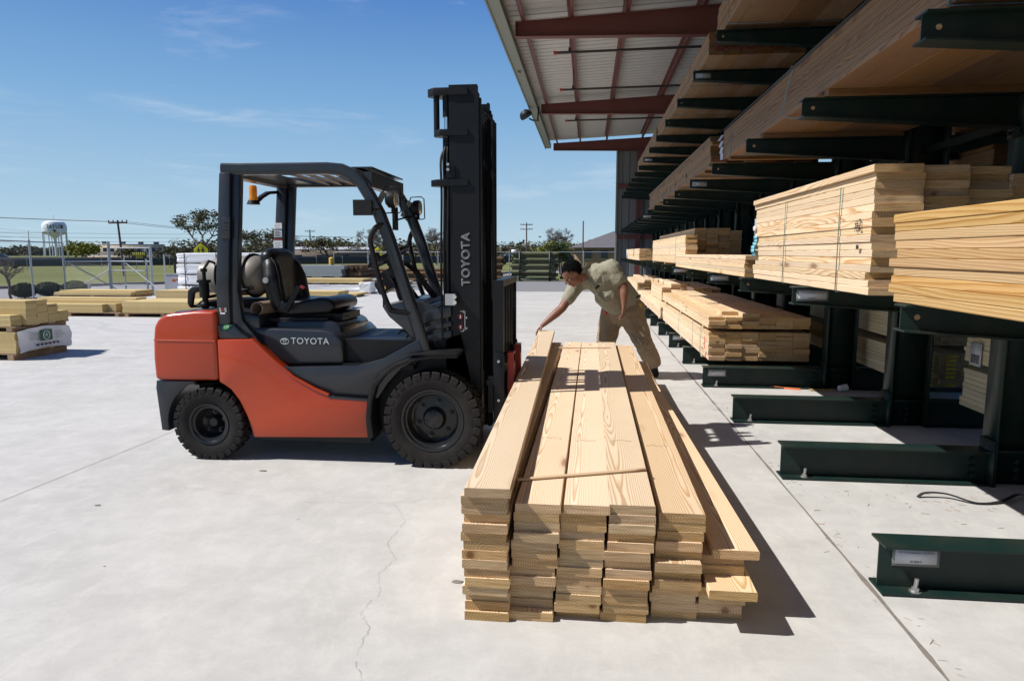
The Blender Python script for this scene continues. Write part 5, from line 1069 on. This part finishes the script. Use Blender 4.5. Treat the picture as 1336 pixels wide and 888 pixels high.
# ------------------------------------------------------------------ fences, gate, signs, poles, wires
def chain(bm, a, b, h, sp=.11, r=.0010, z0=.03):
    a, b = Vector(a), Vector(b); L_ = (b - a).length; d = (b - a) / L_; k = -h
    while k < L_:
        for s in (1, -1):
            u0, u1 = k, k + h; w0, w1 = (z0, z0 + h) if s > 0 else (z0 + h, z0)
            c0, c1 = max(0, u0), min(L_, u1)
            if c1 - c0 < .02: continue
            f = lambda u: w0 + (w1 - w0) * (u - u0) / h
            tube(bm, [(*(a + d * c0), f(c0)), (*(a + d * c1), f(c1))], r, n=3, cap=False)
        k += sp
def fence(lab, pts, h, mat='galv', barbed=True, r=.03, mesh=True, step=3.0, group=None):
    t = thing('chain_link_fence', lab, 'fence', (*pts[0], 0), group=group); O_ = Vector((*pts[0], 0))
    for a, b in zip(pts, pts[1:]):
        a, b = Vector(a), Vector(b); n = max(1, round((b - a).length / step))
        for k in range(n + (1 if b == Vector(pts[-1]) else 0)):
            p = a.lerp(b, k / n); bm = NB(); cyl(bm, (*p, 0), (*p, h + .05), r, n=8); ball(bm, (*p, h + .05), r * 1.2, (1, 1, .6), 1)
            if barbed: tube(bm, [(*p, h), (p.x + .12, p.y - .12, h + .33)], .012, n=5)
            obj('fence_post', bm, M[mat], t, off=O_)
        bm = NB(); tube(bm, [(*a, h), (*b, h)], .020, n=6); obj('top_rail', bm, M[mat], t, off=O_)
        if barbed:
            for q in (.12, .22, .32): bm = NB(); tube(bm, [(a.x + q * .37, a.y - q * .37, h + q), (b.x + q * .37, b.y - q * .37, h + q)], .003, n=4); obj('barbed_wire', bm, M['galv'], t, off=O_)
        if mesh: bm = NB(); chain(bm, a, b, h); obj('chain_link_mesh', bm, M[mat], t, off=O_, smooth=0, kind='stuff')
    return t
fence('galvanised chain-link fence with barbed wire running in front of the round bushes', [(-13.9, 12.0), (-16.1, 16.9), (-18.5, 22.5)], 1.85)
fence('farther chain-link fence with thin posts beyond the brown post bundles', [(-14.6, 38.4), (-4.4, 38.6), (6, 38.8)], 1.55, 'galv', barbed=False, mesh=False, group=None, step=2.1)
gt = thing('yard_gate', 'galvanised pipe sliding gate with diagonal braces standing partly open', 'gate', (-17.59, 23.65, 0)); GO = Vector((-17.59, 23.65, 0))
def pipe(name, pts, r=.04, mat='galv', par=gt, off=GO): bm = NB(); tube(bm, pts, r * .72, n=8); return obj(name, bm, M[mat], par, off=off)
pipe('gate_post', [(-17.59, 23.65, 0), (-17.59, 23.65, 1.92)], .075); pipe('gate_post', [(-15.48, 22.95, 0), (-15.48, 22.95, 1.75)], .065); pipe('gate_post', [(-15.9, 23.3, .0), (-15.9, 23.3, 1.75)], .05)
pipe('gate_post', [(-18.5, 22.5, 0), (-18.5, 22.5, 2.35)], .04); pipe('gate_post', [(-16.9, 23.5, 0), (-16.9, 23.5, 1.45)], .035); pipe('gate_post', [(-14.75, 22.6, 0), (-14.75, 22.6, 1.45)], .035)
pipe('gate_rail', [(-18.5, 22.5, 1.20), (-17.59, 23.65, 1.20), (-15.5, 22.97, 1.20)], .032); pipe('gate_rail', [(-17.5, 23.62, 1.68), (-15.5, 22.97, 1.68)], .03)
pipe('gate_rail', [(-17.5, 23.62, .86), (-15.9, 23.2, .86)], .03); pipe('gate_rail', [(-17.5, 23.62, .32), (-15.9, 23.2, .36)], .03)
pipe('gate_brace', [(-19.1, 23.2, .0), (-17.62, 23.6, .86)], .035); pipe('gate_brace', [(-18.45, 22.6, 1.2), (-17.0, 23.45, .05)], .028); pipe('gate_brace', [(-16.85, 23.45, 1.17), (-14.8, 22.6, .05)], .025)
pipe('gate_foot', [(-19.2, 22.6, .0), (-19.2, 22.6, .35)], .07); pipe('gate_foot', [(-18.2, 23.3, .0), (-18.2, 23.3, .40)], .07)
bm = NB(); chain(bm, (-18.5, 22.5), (-17.6, 23.6), 1.15); chain(bm, (-17.55, 23.63), (-15.5, 22.96), 1.15); obj('chain_link_mesh', bm, M['galv'], gt, off=GO, smooth=0, kind='stuff')
sg = thing('gate_sign', 'small black sign with worn yellow lettering hung on the gate', 'sign', (-15.95, 23.0, 1.42)); sg.rotation_euler = (0, 0, R_(32))
bm = NB(); box(bm, -.24, .24, -.01, .01, -.13, .13, .003); obj('board', bm, M['blackprint'], sg)
bm = NB()
for q in range(7): box(bm, -.20 + q * .058, -.165 + q * .058, -.014, -.0105, -.01 if q not in (2, 3, 4) else -.03, .10); 
for q in range(4): box(bm, -.11 + q * .06, -.075 + q * .06, -.014, -.0105, -.10, -.045)
obj('worn_letters', bm, simple('sign_yellow', (.42, .42, .03), .6), sg)
def school_sign(lab, x, y, zc, s, rz):
    t = thing('crossing_sign', lab, 'road sign', (x, y, 0), rz, 'yellow crossing signs by the road')
    bm = NB(); prism(bm, [(-s, -s), (s, -s), (s, .25 * s), (0, 1.15 * s), (-s, .25 * s)], -.006, .0, 'Y', bev=.01); bmesh.ops.translate(bm, verts=bm.verts, vec=(0, 0, zc)); obj('plate', bm, simple('lime_yellow', (.80, .70, .01), .5), t)
    bm = NB()
    for dx, k in ((-.35 * s, .85), (.28 * s, 1.0)):
        bx = lambda x0, x1, z0, z1: box(bm, dx + x0 * s * k, dx + x1 * s * k, -.012, -.007, zc + z0 * s * k, zc + z1 * s * k)
        bx(-.12, .12, -.15, .3); bx(-.2, -.06, -.75, -.15); bx(.06, .2, -.75, -.15); bx(-.3, -.12, .0, .12); bx(.12, .3, -.05, .08); ball(bm, (dx, -.010, zc + .45 * s * k), .12 * s * k, (1, .1, 1), 1)
    obj('walking_figures', bm, M['blackprint'], t)
    bm = NB(); box(bm, -.03, .03, 0.001, .03, 0, zc + s * .9); obj('post', bm, M['galv'], t)
school_sign('yellow-green crossing sign rising above the white wrapped stack', -18.32, 30.99, 1.62, .31, R_(30)); school_sign('yellow-green crossing sign seen through the forklift beside the steering wheel', -13.39, 42.96, 1.60, .26, R_(20))
M['polewood'] = simple('pole_wood', (.10, .075, .06), .9)
def upole(lab, x, y, h, lean=0, arms=1, rz=0, r=.10):
    t = thing('utility_pole', lab, 'utility pole', (x, y, -.05), rz, 'utility poles across the background'); t.rotation_euler = (0, lean, rz)
    bm = NB(); cyl(bm, (0, 0, 0), (0, 0, h), r, r * .7, 10); obj('pole', bm, M['polewood'], t)
    for k in range(arms):
        bm = NB(); box(bm, -h * .15, h * .15, -.05, .05, h * (.94 - k * .11), h * (.94 - k * .11) + .1); obj('cross_arm', bm, M['polewood'], t)
        for q in (-.14, -.07, .07, .14): bm = NB(); cyl(bm, (h * q, 0, h * (.95 - k * .11) + .05), (h * q, 0, h * (.95 - k * .11) + .2), .035, n=6); obj('insulator', bm, M['polewood'], t)
    return Vector((x, y, h))
upole('leaning utility pole on the field in front of the long beige building', -30.98, 43.0, 3.72, lean=-.045, rz=R_(36), r=.085)
upole('utility pole just right of the mast above the round posts', -8.86, 99.6, 5.9, arms=2, rz=.08, r=.12); upole('tall dark utility pole behind the man, left of the grey-roofed house', -.5, 70, 4.75, rz=.0, arms=0, r=.085)
upole('small distant utility pole beside the bare tree', -6.2, 129.8, 5.3, arms=2, r=.14); upole('distant utility pole above the long low shed beyond the seat', -46.1, 110.8, 5.4, rz=R_(22), r=.13); upole('distant utility pole between the rear pillars of the forklift', -42.1, 79.5, 4.4, rz=R_(28), r=.08)
wt = thing('overhead_wires', 'thin overhead power wires crossing the sky at the left', 'wires', (-31, 43, 3.6), group=None)
def wire(a, b, sag, r=.012):
    a, b = Vector(a), Vector(b); bm = NB(); tube(bm, [a.lerp(b, k / 14) - Vector((0, 0, sag * 4 * (k / 14) * (1 - k / 14))) for k in range(15)], r, n=4); obj('wire', bm, M['blackprint'], wt, off=wt.location)
P1 = Vector((-31.0, 43.0, 3.55))
for q in (-.5, .5):
    wire(P1 + Vector((q * .8, q * .6, 0)), (-75 + q, 28, 6.6), .5); wire(P1 + Vector((q * .8, q * .6, 0)), (-21 + q, 60, 2.9), .25)
for q in range(3): wire((-60, 25, 2.6 + q * .35), (-31, 70, 2.75 + q * .35), .3, .01)

# ------------------------------------------------------------------ vegetation
def leafmat(name, cols, tr=.25):
    t = NT(name); oc = t.obj(); n = t.noise(oc, .9, 3, .6); f = t.noise(oc, 6, 2, .6); rn = t.n('ObjectInfo').outputs['Random']
    v = t.math('ADD', t.math('MULTIPLY', n.outputs[0], .5), t.math('ADD', t.math('MULTIPLY', f.outputs[0], .35), t.math('MULTIPLY', rn, .15)))
    k = len(cols); t.set(color=t.ramp(v, [(.3 + .4 * i / (k - 1), c) for i, c in enumerate(cols)]), rough=.7, spec=.2); return t.m
M['oak'] = leafmat('oak_leaves', [(.040, .040, .018), (.085, .080, .035), (.14, .125, .055)]); M['yleaf'] = leafmat('spring_leaves', [(.09, .10, .015), (.17, .17, .025), (.24, .23, .05)])
M['bush'] = leafmat('bush_leaves', [(.015, .024, .010), (.035, .05, .018), (.07, .085, .03)]); M['twig'] = leafmat('bare_twigs', [(.075, .06, .05), (.125, .10, .085), (.17, .145, .125)])
M['woods'] = leafmat('mixed_woods', [(.05, .045, .028), (.085, .082, .04), (.12, .10, .065), (.10, .115, .045)])
def leaf(bm, p, s, rn_):
    n = Vector((rn_.gauss(0, 1), rn_.gauss(0, 1), rn_.gauss(0, 1) + .3)).normalized(); a, b = frame_of(n); a *= s; b *= s * .6
    bm.faces.new([bm.verts.new(p + v) for v in (-a, -b, a, b)])
def tree(lab, x, y, h, rad, mat, bare=False, leafs=1800, ls=.07, clump=.35, name='tree', seed=1, th=.35, group='trees beyond the yard'):
    rn_ = random.Random(seed); t = thing(name, lab, 'tree', (x, y, -.06), rn_.uniform(0, 6), group); bm = NB(); tips = []
    def grow(p, d, L_, r, lev):
        q = p + d * L_; mid = p.lerp(q, .5) + Vector((rn_.gauss(0, 1), rn_.gauss(0, 1), 0)) * L_ * .06
        tube(bm, [p, mid, q], 1, n=5 if lev else 8, rs=[r, r * .85, r * .65], cap=lev == 0)
        if lev >= (5 if bare else 4) or L_ < .12: tips.append(q); return
        if lev >= 2: tips.append(q)
        for k in range(3 if lev else 4):
            nd = (d + Vector((rn_.gauss(0, 1), rn_.gauss(0, 1), rn_.gauss(.12, .5))) * (.62 if lev else .75)).normalized(); grow(q, nd, L_ * rn_.uniform(.58, .82), r * .6, lev + 1)
    grow(Vector((0, 0, 0)), Vector((rn_.gauss(0, .06), rn_.gauss(0, .06), 1)).normalized(), h * th, h * .028, 0)
    mx = max(v.z for v in tips); s = (h * .97) / mx; rx = max(math.hypot(v.x, v.y) for v in tips); sx = rad / max(rx, .1)
    for v in bm.verts:
        k = min(1, v.co.z / (h * th + .01)); v.co = Vector((v.co.x * (1 + (sx - 1) * k), v.co.y * (1 + (sx - 1) * k), v.co.z * s))
    tips = [Vector((p.x * sx, p.y * sx, p.z * s)) for p in tips]
    obj('trunk', bm, M['barkgrey'], t, smooth=60)
    bm = NB()
    if bare:
        for p in tips:
            for k in range(5):
                d = Vector((rn_.gauss(0, 1), rn_.gauss(0, 1), rn_.gauss(.7, .6))).normalized() * h * .055; tube(bm, [p, p + d], 1, n=3, rs=[h * .0022, h * .001], cap=False)
        obj('twigs', bm, M['twig'], t, smooth=0, kind='stuff')
    else:
        for k in range(leafs):
            p = rn_.choice(tips); leaf(bm, p + Vector((rn_.gauss(0, clump), rn_.gauss(0, clump), rn_.gauss(0, clump * .7))), ls * rn_.uniform(.6, 1.5), rn_)
        obj('crown', bm, M[mat], t, smooth=0, kind='stuff')
    return t
tree('tall open dark-leaved oak left of the forklift rear pillar', -30.2, 51.0, 4.9, 3.0, 'oak', leafs=2600, ls=.075, clump=.17, seed=11, name='oak_tree')
tree('low spreading dark tree left of the tall oak behind the white stack', -31.9, 50.2, 2.6, 1.7, 'oak', leafs=1100, ls=.06, clump=.16, seed=4, name='oak_tree', th=.2)
tree('open oak with scattered leaf clumps seen between the forklift pillars', -33.5, 67.0, 4.1, 3.0, 'oak', leafs=1700, ls=.09, clump=.2, seed=21, name='oak_tree')
tree('spreading oak beyond the field above the forklift levers', -25.2, 65.3, 3.1, 3.4, 'oak', leafs=1500, ls=.085, clump=.18, seed=9, name='oak_tree', th=.28)
tree('round yellow-green tree left of the long beige building', -92.9, 117.8, 3.1, 2.7, 'yleaf', leafs=2500, ls=.2, clump=.6, seed=5, name='leafy_tree', th=.25)
tree('round yellowish tree behind the bundle of round posts', -2.75, 60.0, 2.5, 1.9, 'yleaf', leafs=2600, ls=.08, clump=.28, seed=6, name='leafy_tree', th=.25)
tree('dark evergreen tree directly behind the head of the man', -2.0, 50.0, 2.15, 1.3, 'bush', leafs=3200, ls=.06, clump=.22, seed=7, name='leafy_tree', th=.2)
tree('slender bare tree standing between the two poles right of the mast', -2.7, 70.0, 4.1, 1.9, None, bare=True, seed=31, name='bare_tree', th=.3)
tree('bare tree rising beside the crossing sign through the forklift pillars', -19.5, 62.0, 4.0, 2.0, None, bare=True, seed=35, name='bare_tree')
tree('bare rounded tree behind the long low shed', -52.0, 118.0, 4.6, 3.2, None, bare=True, seed=36, name='bare_tree'); tree('wide bare tree behind the forklift front pillars', -20.0, 90.0, 5.0, 3.6, None, bare=True, seed=37, name='bare_tree')
tree('bare tree next to the grey-roofed house gable', 4.9, 76.0, 4.2, 1.7, None, bare=True, seed=38, name='bare_tree'); tree('small bare shrub tree in front of the road at the left edge', -18.9, 20.6, 1.5, .8, None, bare=True, seed=39, name='bare_tree', th=.25)
tree('dark tree in front of the beige building roof line', -96.5, 136.0, 2.4, 2.2, 'oak', leafs=1200, ls=.2, clump=.4, seed=14, name='leafy_tree')
for k, (x, y, lab) in enumerate(((-18.95, 21.2, 'leftmost round clipped bush by the fence'), (-18.75, 22.0, 'middle round clipped bush by the fence'), (-18.7, 23.2, 'right clipped bush half hidden behind the gate foot'))):
    t = thing('clipped_bush', lab, 'bush', (x, y, -.05), k * 1.3, 'round clipped bushes by the fence'); bm = NB(); rn_ = random.Random(k)
    for q in range(2600):
        v = Vector((rn_.gauss(0, 1), rn_.gauss(0, 1), rn_.gauss(0, 1))).normalized() * rn_.uniform(.86, 1.03); leaf(bm, Vector((v.x * .40, v.y * .40, .30 + v.z * .25)), .022, rn_)
    ball(bm, (0, 0, .29), .34, (1, 1, .65), 2); obj('foliage', bm, M['bush'], t, smooth=0)
    bm = NB(); cyl(bm, (0, 0, -.02), (0, 0, .15), .03, n=6); obj('stem', bm, M['barkgrey'], t)
bm = NB(); rn_ = random.Random(77)
def woods_band(bm, a0, a1, dist, hmin, hmax, n, ls):
    for k in range(n):
        a = R_(rn_.uniform(a0, a1)); D = dist * rn_.uniform(.9, 1.25); c = Vector((math.sin(a) * D, math.cos(a) * D, 0)); hh = rn_.uniform(hmin, hmax); w_ = hh * rn_.uniform(.7, 1.3)
        tube(bm, [c, c + Vector((0, 0, hh * .5))], .2, n=4)
        for q in range(200):
            v = Vector((rn_.gauss(0, 1), rn_.gauss(0, 1), rn_.gauss(0, 1))); v = v.normalized() * abs(rn_.gauss(.75, .25)); leaf(bm, c + Vector((v.x * w_, v.y * w_, max(.2, hh * .52 + v.z * hh * .5))), ls * rn_.uniform(.6, 1.6), rn_)
woods_band(bm, -64, -31, 500, 3.4, 5.6, 210, .75); woods_band(bm, -31, -9, 190, 3.0, 5.4, 120, .38); woods_band(bm, -10, 5, 150, 2.4, 4.2, 60, .3); woods_band(bm, 4, 60, 150, 2.5, 4.5, 110, .35)
structure('distant_woods', bm, M['woods'], smooth=0); bpy.data.objects['distant_woods']['kind'] = 'stuff'
# dry grass and weeds at the slab edges
bm = NB(); rn_ = random.Random(5)
for k in range(5200):
    u = rn_.random(); a, b = ((-16.4, 16.9), (-18.6, 22.8)) if k % 2 else ((-14.9, 23.95), (-10.4, 25.2)); p = Vector((a[0] + (b[0] - a[0]) * u + rn_.gauss(0, .45), a[1] + (b[1] - a[1]) * u + rn_.gauss(0, .45), -.05)); s = rn_.uniform(.03, .09)
    d = Vector((rn_.gauss(0, .3), rn_.gauss(0, .3), 1)) * s; w_ = Vector((rn_.gauss(0, 1), rn_.gauss(0, 1), 0)).normalized() * .008
    bm.faces.new([bm.verts.new(p - w_), bm.verts.new(p + w_), bm.verts.new(p + d)])
tag(obj('verge_grass', bm, M['yleaf'], smooth=0), label='short weedy grass along the edge of the slab by the fence', cat='grass', kind='stuff')

# ------------------------------------------------------------------ far buildings and the water tower
def house_box(bm, w, d, h): box(bm, -w / 2, w / 2, -d / 2, d / 2, 0, h)
t = thing('long_building', 'long two-storey beige building with dark rooftop units beyond the field', 'building', (-98.35, 138.5, 0), R_(35.3)); M['beige'] = simple('beige_wall', (.50, .41, .30), .8, scale=.6); M['rooff'] = simple('pale_roof', (.40, .39, .40), .7); M['winm'] = simple('dark_window', (.05, .06, .075), .2)
bm = NB(); box(bm, -6.8, 6.8, 0, 6, 0, 3.1); obj('wall', bm, M['beige'], t); bm = NB(); box(bm, -7.0, 7.0, -.15, 6.2, 3.1, 3.42); obj('roof', bm, M['rooff'], t)
bm = NB(); box(bm, -8.2, 12.5, -2.2, -.01, 0, .95); obj('front_wing', bm, M['beige'], t); bm = NB(); box(bm, -8.4, 12.7, -2.4, 0, .95, 1.2); obj('wing_roof', bm, M['rooff'], t)
for x in (-4.4, -1.0, 2.4, 5.4): bm = NB(); box(bm, x - .5, x + .5, 1, 2, 3.42, 3.8); box(bm, x - .62, x + .62, .9, 2.1, 3.8, 3.95); obj('rooftop_unit', bm, simple('unit_dark', (.09, .10, .12), .6), t)
for k in range(10): bm = NB(); box(bm, -6.1 + k * 1.3, -5.3 + k * 1.3, -.04, .0, 1.75, 2.6); obj('window', bm, M['winm'], t)
t = thing('low_shed', 'long low brown shed with a pale roof beyond the forklift seat', 'building', (-45.34, 100.22, 0), R_(23.5)); bm = NB(); box(bm, 0, 12, 0, 5, 0, 1.9); obj('wall', bm, simple('brown_wall', (.15, .11, .09), .8, scale=.5), t)
bm = NB(); prism(bm, [(-.3, 1.88), (5.3, 1.88), (5.3, 2.0), (2.5, 2.45), (-.3, 2.05)], -.3, 12.3, 'X'); obj('roof', bm, M['rooff'], t)
for x in (1.0, 4.2, 8.0): bm = NB(); box(bm, x, x + 1.1, -.04, 0, .5, 1.2); obj('window', bm, M['winm'], t)
t = thing('grey_roofed_house', 'brick house with a large grey hipped roof right of the head of the man', 'house', (-2.0, 85, 0)); M['shingle'] = simple('grey_shingle', (.115, .105, .11), .9, var=.25, scale=1.5)
bm = NB(); box(bm, .35, 15.5, .35, 9, 0, 2.15); obj('wall', bm, simple('tan_brick', (.30, .20, .13), .85, scale=2), t)
bm = NB(); A_ = [bm.verts.new(p) for p in ((-.3, -.1, 2.15), (16, -.1, 2.15), (16, 9.5, 2.15), (-.3, 9.5, 2.15), (5.2, 4.7, 4.25), (11, 4.7, 4.25))]
for f in ((0, 1, 5, 4), (1, 2, 5), (2, 3, 4, 5), (3, 0, 4), (0, 3, 2, 1)): bm.faces.new([A_[i] for i in f])
rf = obj('roof', bm, M['shingle'], t, smooth=0)
bm = NB(); A_ = [bm.verts.new(p) for p in ((6.2, 1.0, 2.6), (13, 1.0, 2.6), (13, 8, 2.6), (6.2, 8, 2.6), (9.6, 4.2, 5.0))]
for f in ((0, 1, 4), (1, 2, 4), (2, 3, 4), (3, 0, 4)): bm.faces.new([A_[i] for i in f])
obj('upper_roof', bm, M['shingle'], t, smooth=0)
for x in (1.6, 3.6, 5.4, 7.6): bm = NB(); box(bm, x, x + .8, .30, .35, .8, 1.8); w_ = obj('window', bm, M['winm'], t); bm = NB(); box(bm, x - .06, x + .86, .31, .34, .72, .8); obj('sill', bm, M['rooff'], w_)
t = thing('field_screen_fence', 'low dark screened fence along the far side of the field', 'fence', (-53.8, 57.8, 0), math.atan2(9.5, 12.5)); Lf = 120
bm = NB(); box(bm, -70, Lf - 70 + 20, 0, .03, .25, 1.10); obj('screen_panel', bm, simple('screen_dark', (.035, .04, .045), .8, scale=.5), t)
for k in range(46): bm = NB(); cyl(bm, (-70 + 3 * k, -.04, 0), (-70 + 3 * k, -.04, 1.2), .035, n=6); obj('fence_post', bm, M['galv'], t)
tw = thing('water_tower', 'white water tower on slender legs with dark lettering on its tank, far beyond the field', 'water tower', (-256.0, 307.4, 0), R_(39.8)); tw.scale = (.70, .70, 1.0); M['tank'] = simple('tank_white', (.62, .66, .68), .5, var=.06, scale=.2)
bm = NB(); lathe(bm, [(0, 17.1), (3.5, 17.0), (6.2, 16.2), (7.3, 14.8), (7.45, 13.2), (7.3, 11.6), (6.4, 10.6), (4.0, 10.0), (1.6, 9.1), (.9, 8.2), (.75, -.5)], (0, 0, 0), (0, 0, 1), 40); obj('tank', bm, M['tank'], tw)
for k in range(8):
    a = 2 * math.pi * (k + .35) / 8; bm = NB(); cyl(bm, (7.25 * math.cos(a), 7.25 * math.sin(a), -.5), (7.25 * math.cos(a), 7.25 * math.sin(a), 11.4), .33, n=8); obj('leg', bm, M['tank'], tw)
bm = NB(); cyl(bm, (0, 0, 17), (0, 0, 19.6), .12, n=6); obj('antenna', bm, M['galv'], tw)
for i_, ch in enumerate('TAYLOR'):
    a = R_(-90 - 30 + i_ * 13.5); lettering(ch, 2.6, M['blackprint'], tw, (7.6 * math.cos(a), 7.6 * math.sin(a), 13.9), (math.pi / 2, 0, a + math.pi / 2), extrude=.12)
bm = NB(); prism(bm, [(-.7, 11.9), (.2, 11.2), (.9, 11.8), (.4, 12.6), (-.2, 12.2), (-.8, 12.9)], -7.75, -7.5, 'Y'); obj('tank_mark', bm, M['blackprint'], tw)
def car(lab, x, y, rz, col):
    t = thing('parked_car', lab, 'car', (x, y, -.03), rz, 'distant cars beyond the field'); m = simple('car_paint', col, .3)
    bm = NB(); prism(bm, [(-2.2, .35), (-2.25, .75), (-1.9, .9), (-1.2, .95), (1.3, .95), (2.1, .8), (2.25, .6), (2.2, .3)], -.85, .85, bev=.06); obj('body', bm, m, t)
    bm = NB(); prism(bm, [(-1.5, .93), (-1.1, 1.42), (.5, 1.45), (1.25, .93)], -.74, .74, bev=.05); obj('cabin', bm, M['winm'], t)
    for wx in (-1.35, 1.35):
        for wy in (-.86, .66): bm = NB(); cyl(bm, (wx, wy, .32), (wx, wy + .2, .32), .32, n=18); obj('wheel', bm, M['tyre'], t)
car('small white car on the road left of the cradle of round posts', -9.9, 92, .2, (.7, .7, .72)); car('white car parked at the far left beyond the field fence', -58, 62, R_(40), (.6, .62, .65)); car('second pale car parked further left beyond the field fence', -62.5, 58, R_(42), (.45, .48, .5))

# ------------------------------------------------------------------ small things lying about
t = thing('orange_ribbon', 'curled orange ribbon on the concrete by a rack base beam', 'ribbon', (1.93, 7.90, 0)); bm = NB()
tube(bm, [(-.03, .10, .04), (.0, .12, .075), (.045, .05, .05), (.05, -.02, .02), (.02, -.06, .006), (.10, -.06, .004), (.25, -.14, .004), (.42, -.2, .004)], 1, sect=[(-.018, -.001), (.018, -.001), (.018, .001), (-.018, .001)], smooth=True); obj('strip', bm, simple('ribbon_orange', (.70, .17, .06), .5), t)
t = thing('black_strapping', 'loose curved black strapping on the concrete near the nearest post', 'strapping', (2.1, 4.30, 0)); bm = NB()
tube(bm, [(-.05, .02, .004), (.0, .03, .03), (.12, .02, .03), (.25, -.06, .008), (.40, -.03, .012), (.55, .06, .03), (.62, .05, .01)], 1, sect=[(-.012, -.001), (.012, -.001), (.012, .001), (-.012, .001)], smooth=True); obj('band', bm, M['blackprint'], t)
t = thing('paper_cup', 'white paper cup lying by the second rack post', 'cup', (2.74, 7.66, 0)); bm = NB(); lathe(bm, [(0, 0), (.030, 0), (.040, .09), (.037, .09), (.028, .004), (0, .004)], (0, 0, .04), (.9, .3, .05), 16); obj('cup_wall', bm, M['wrap'], t)
t = thing('pine_offcut', 'thin pale offcut lying on the concrete by the second rack post', 'offcut', (2.45, 7.70, 0), R_(-80)); plank(t, 0, 0, .008, .06, .45, .012, M['pinewarm'], name='strip')
for (x, y, s, lab) in ((-.575, 2.93, .022, 'small tan stone beside the left edge of the board stack'), (-2.22, 4.37, .022, 'dark flat clod on the concrete under the forklift side'), (-2.90, 3.64, .016, 'small dark leaf on the concrete at the left'), (1.75, 3.63, .014, 'tiny pale stone between two base beams'), (-2.3, 2.9, .006, 'faint dark speck on the empty concrete left of the crack')):
    t = thing('debris_bit', lab, 'debris', (x, y, 0)); bm = NB(); ball(bm, (0, 0, s * .1), s, (1.3, .7, .18), 2)
    for v in bm.verts: v.co *= rnd.uniform(.85, 1.15)
    obj('lump', bm, M['crack'] if s > .02 and x > -.6 or 'dark' in lab else M['paletwood'], t)
bm = NB()
for k in range(230):
    x, y = rnd.choice(((rnd.gauss(2.2, .35), rnd.gauss(4.25, .14)), (rnd.gauss(2.3, .4), rnd.gauss(3.45, .12)), (rnd.gauss(2.0, .4), rnd.gauss(6.9, .2)), (rnd.gauss(1.35, .03), rnd.uniform(2.3, 8))))
    a = rnd.uniform(0, 3.1); L_ = rnd.uniform(.006, .045); d = Vector((math.cos(a), math.sin(a), 0)) * L_; tube(bm, [Vector((x, y, .0015)), Vector((x, y, .002)) + d], rnd.uniform(.0006, .0018), n=4)
tag(obj('bark_and_splinters', bm, M['paletwood'], smooth=0), label='scattered bark and splinters on the concrete between the rack beams', cat='splinters', kind='stuff')
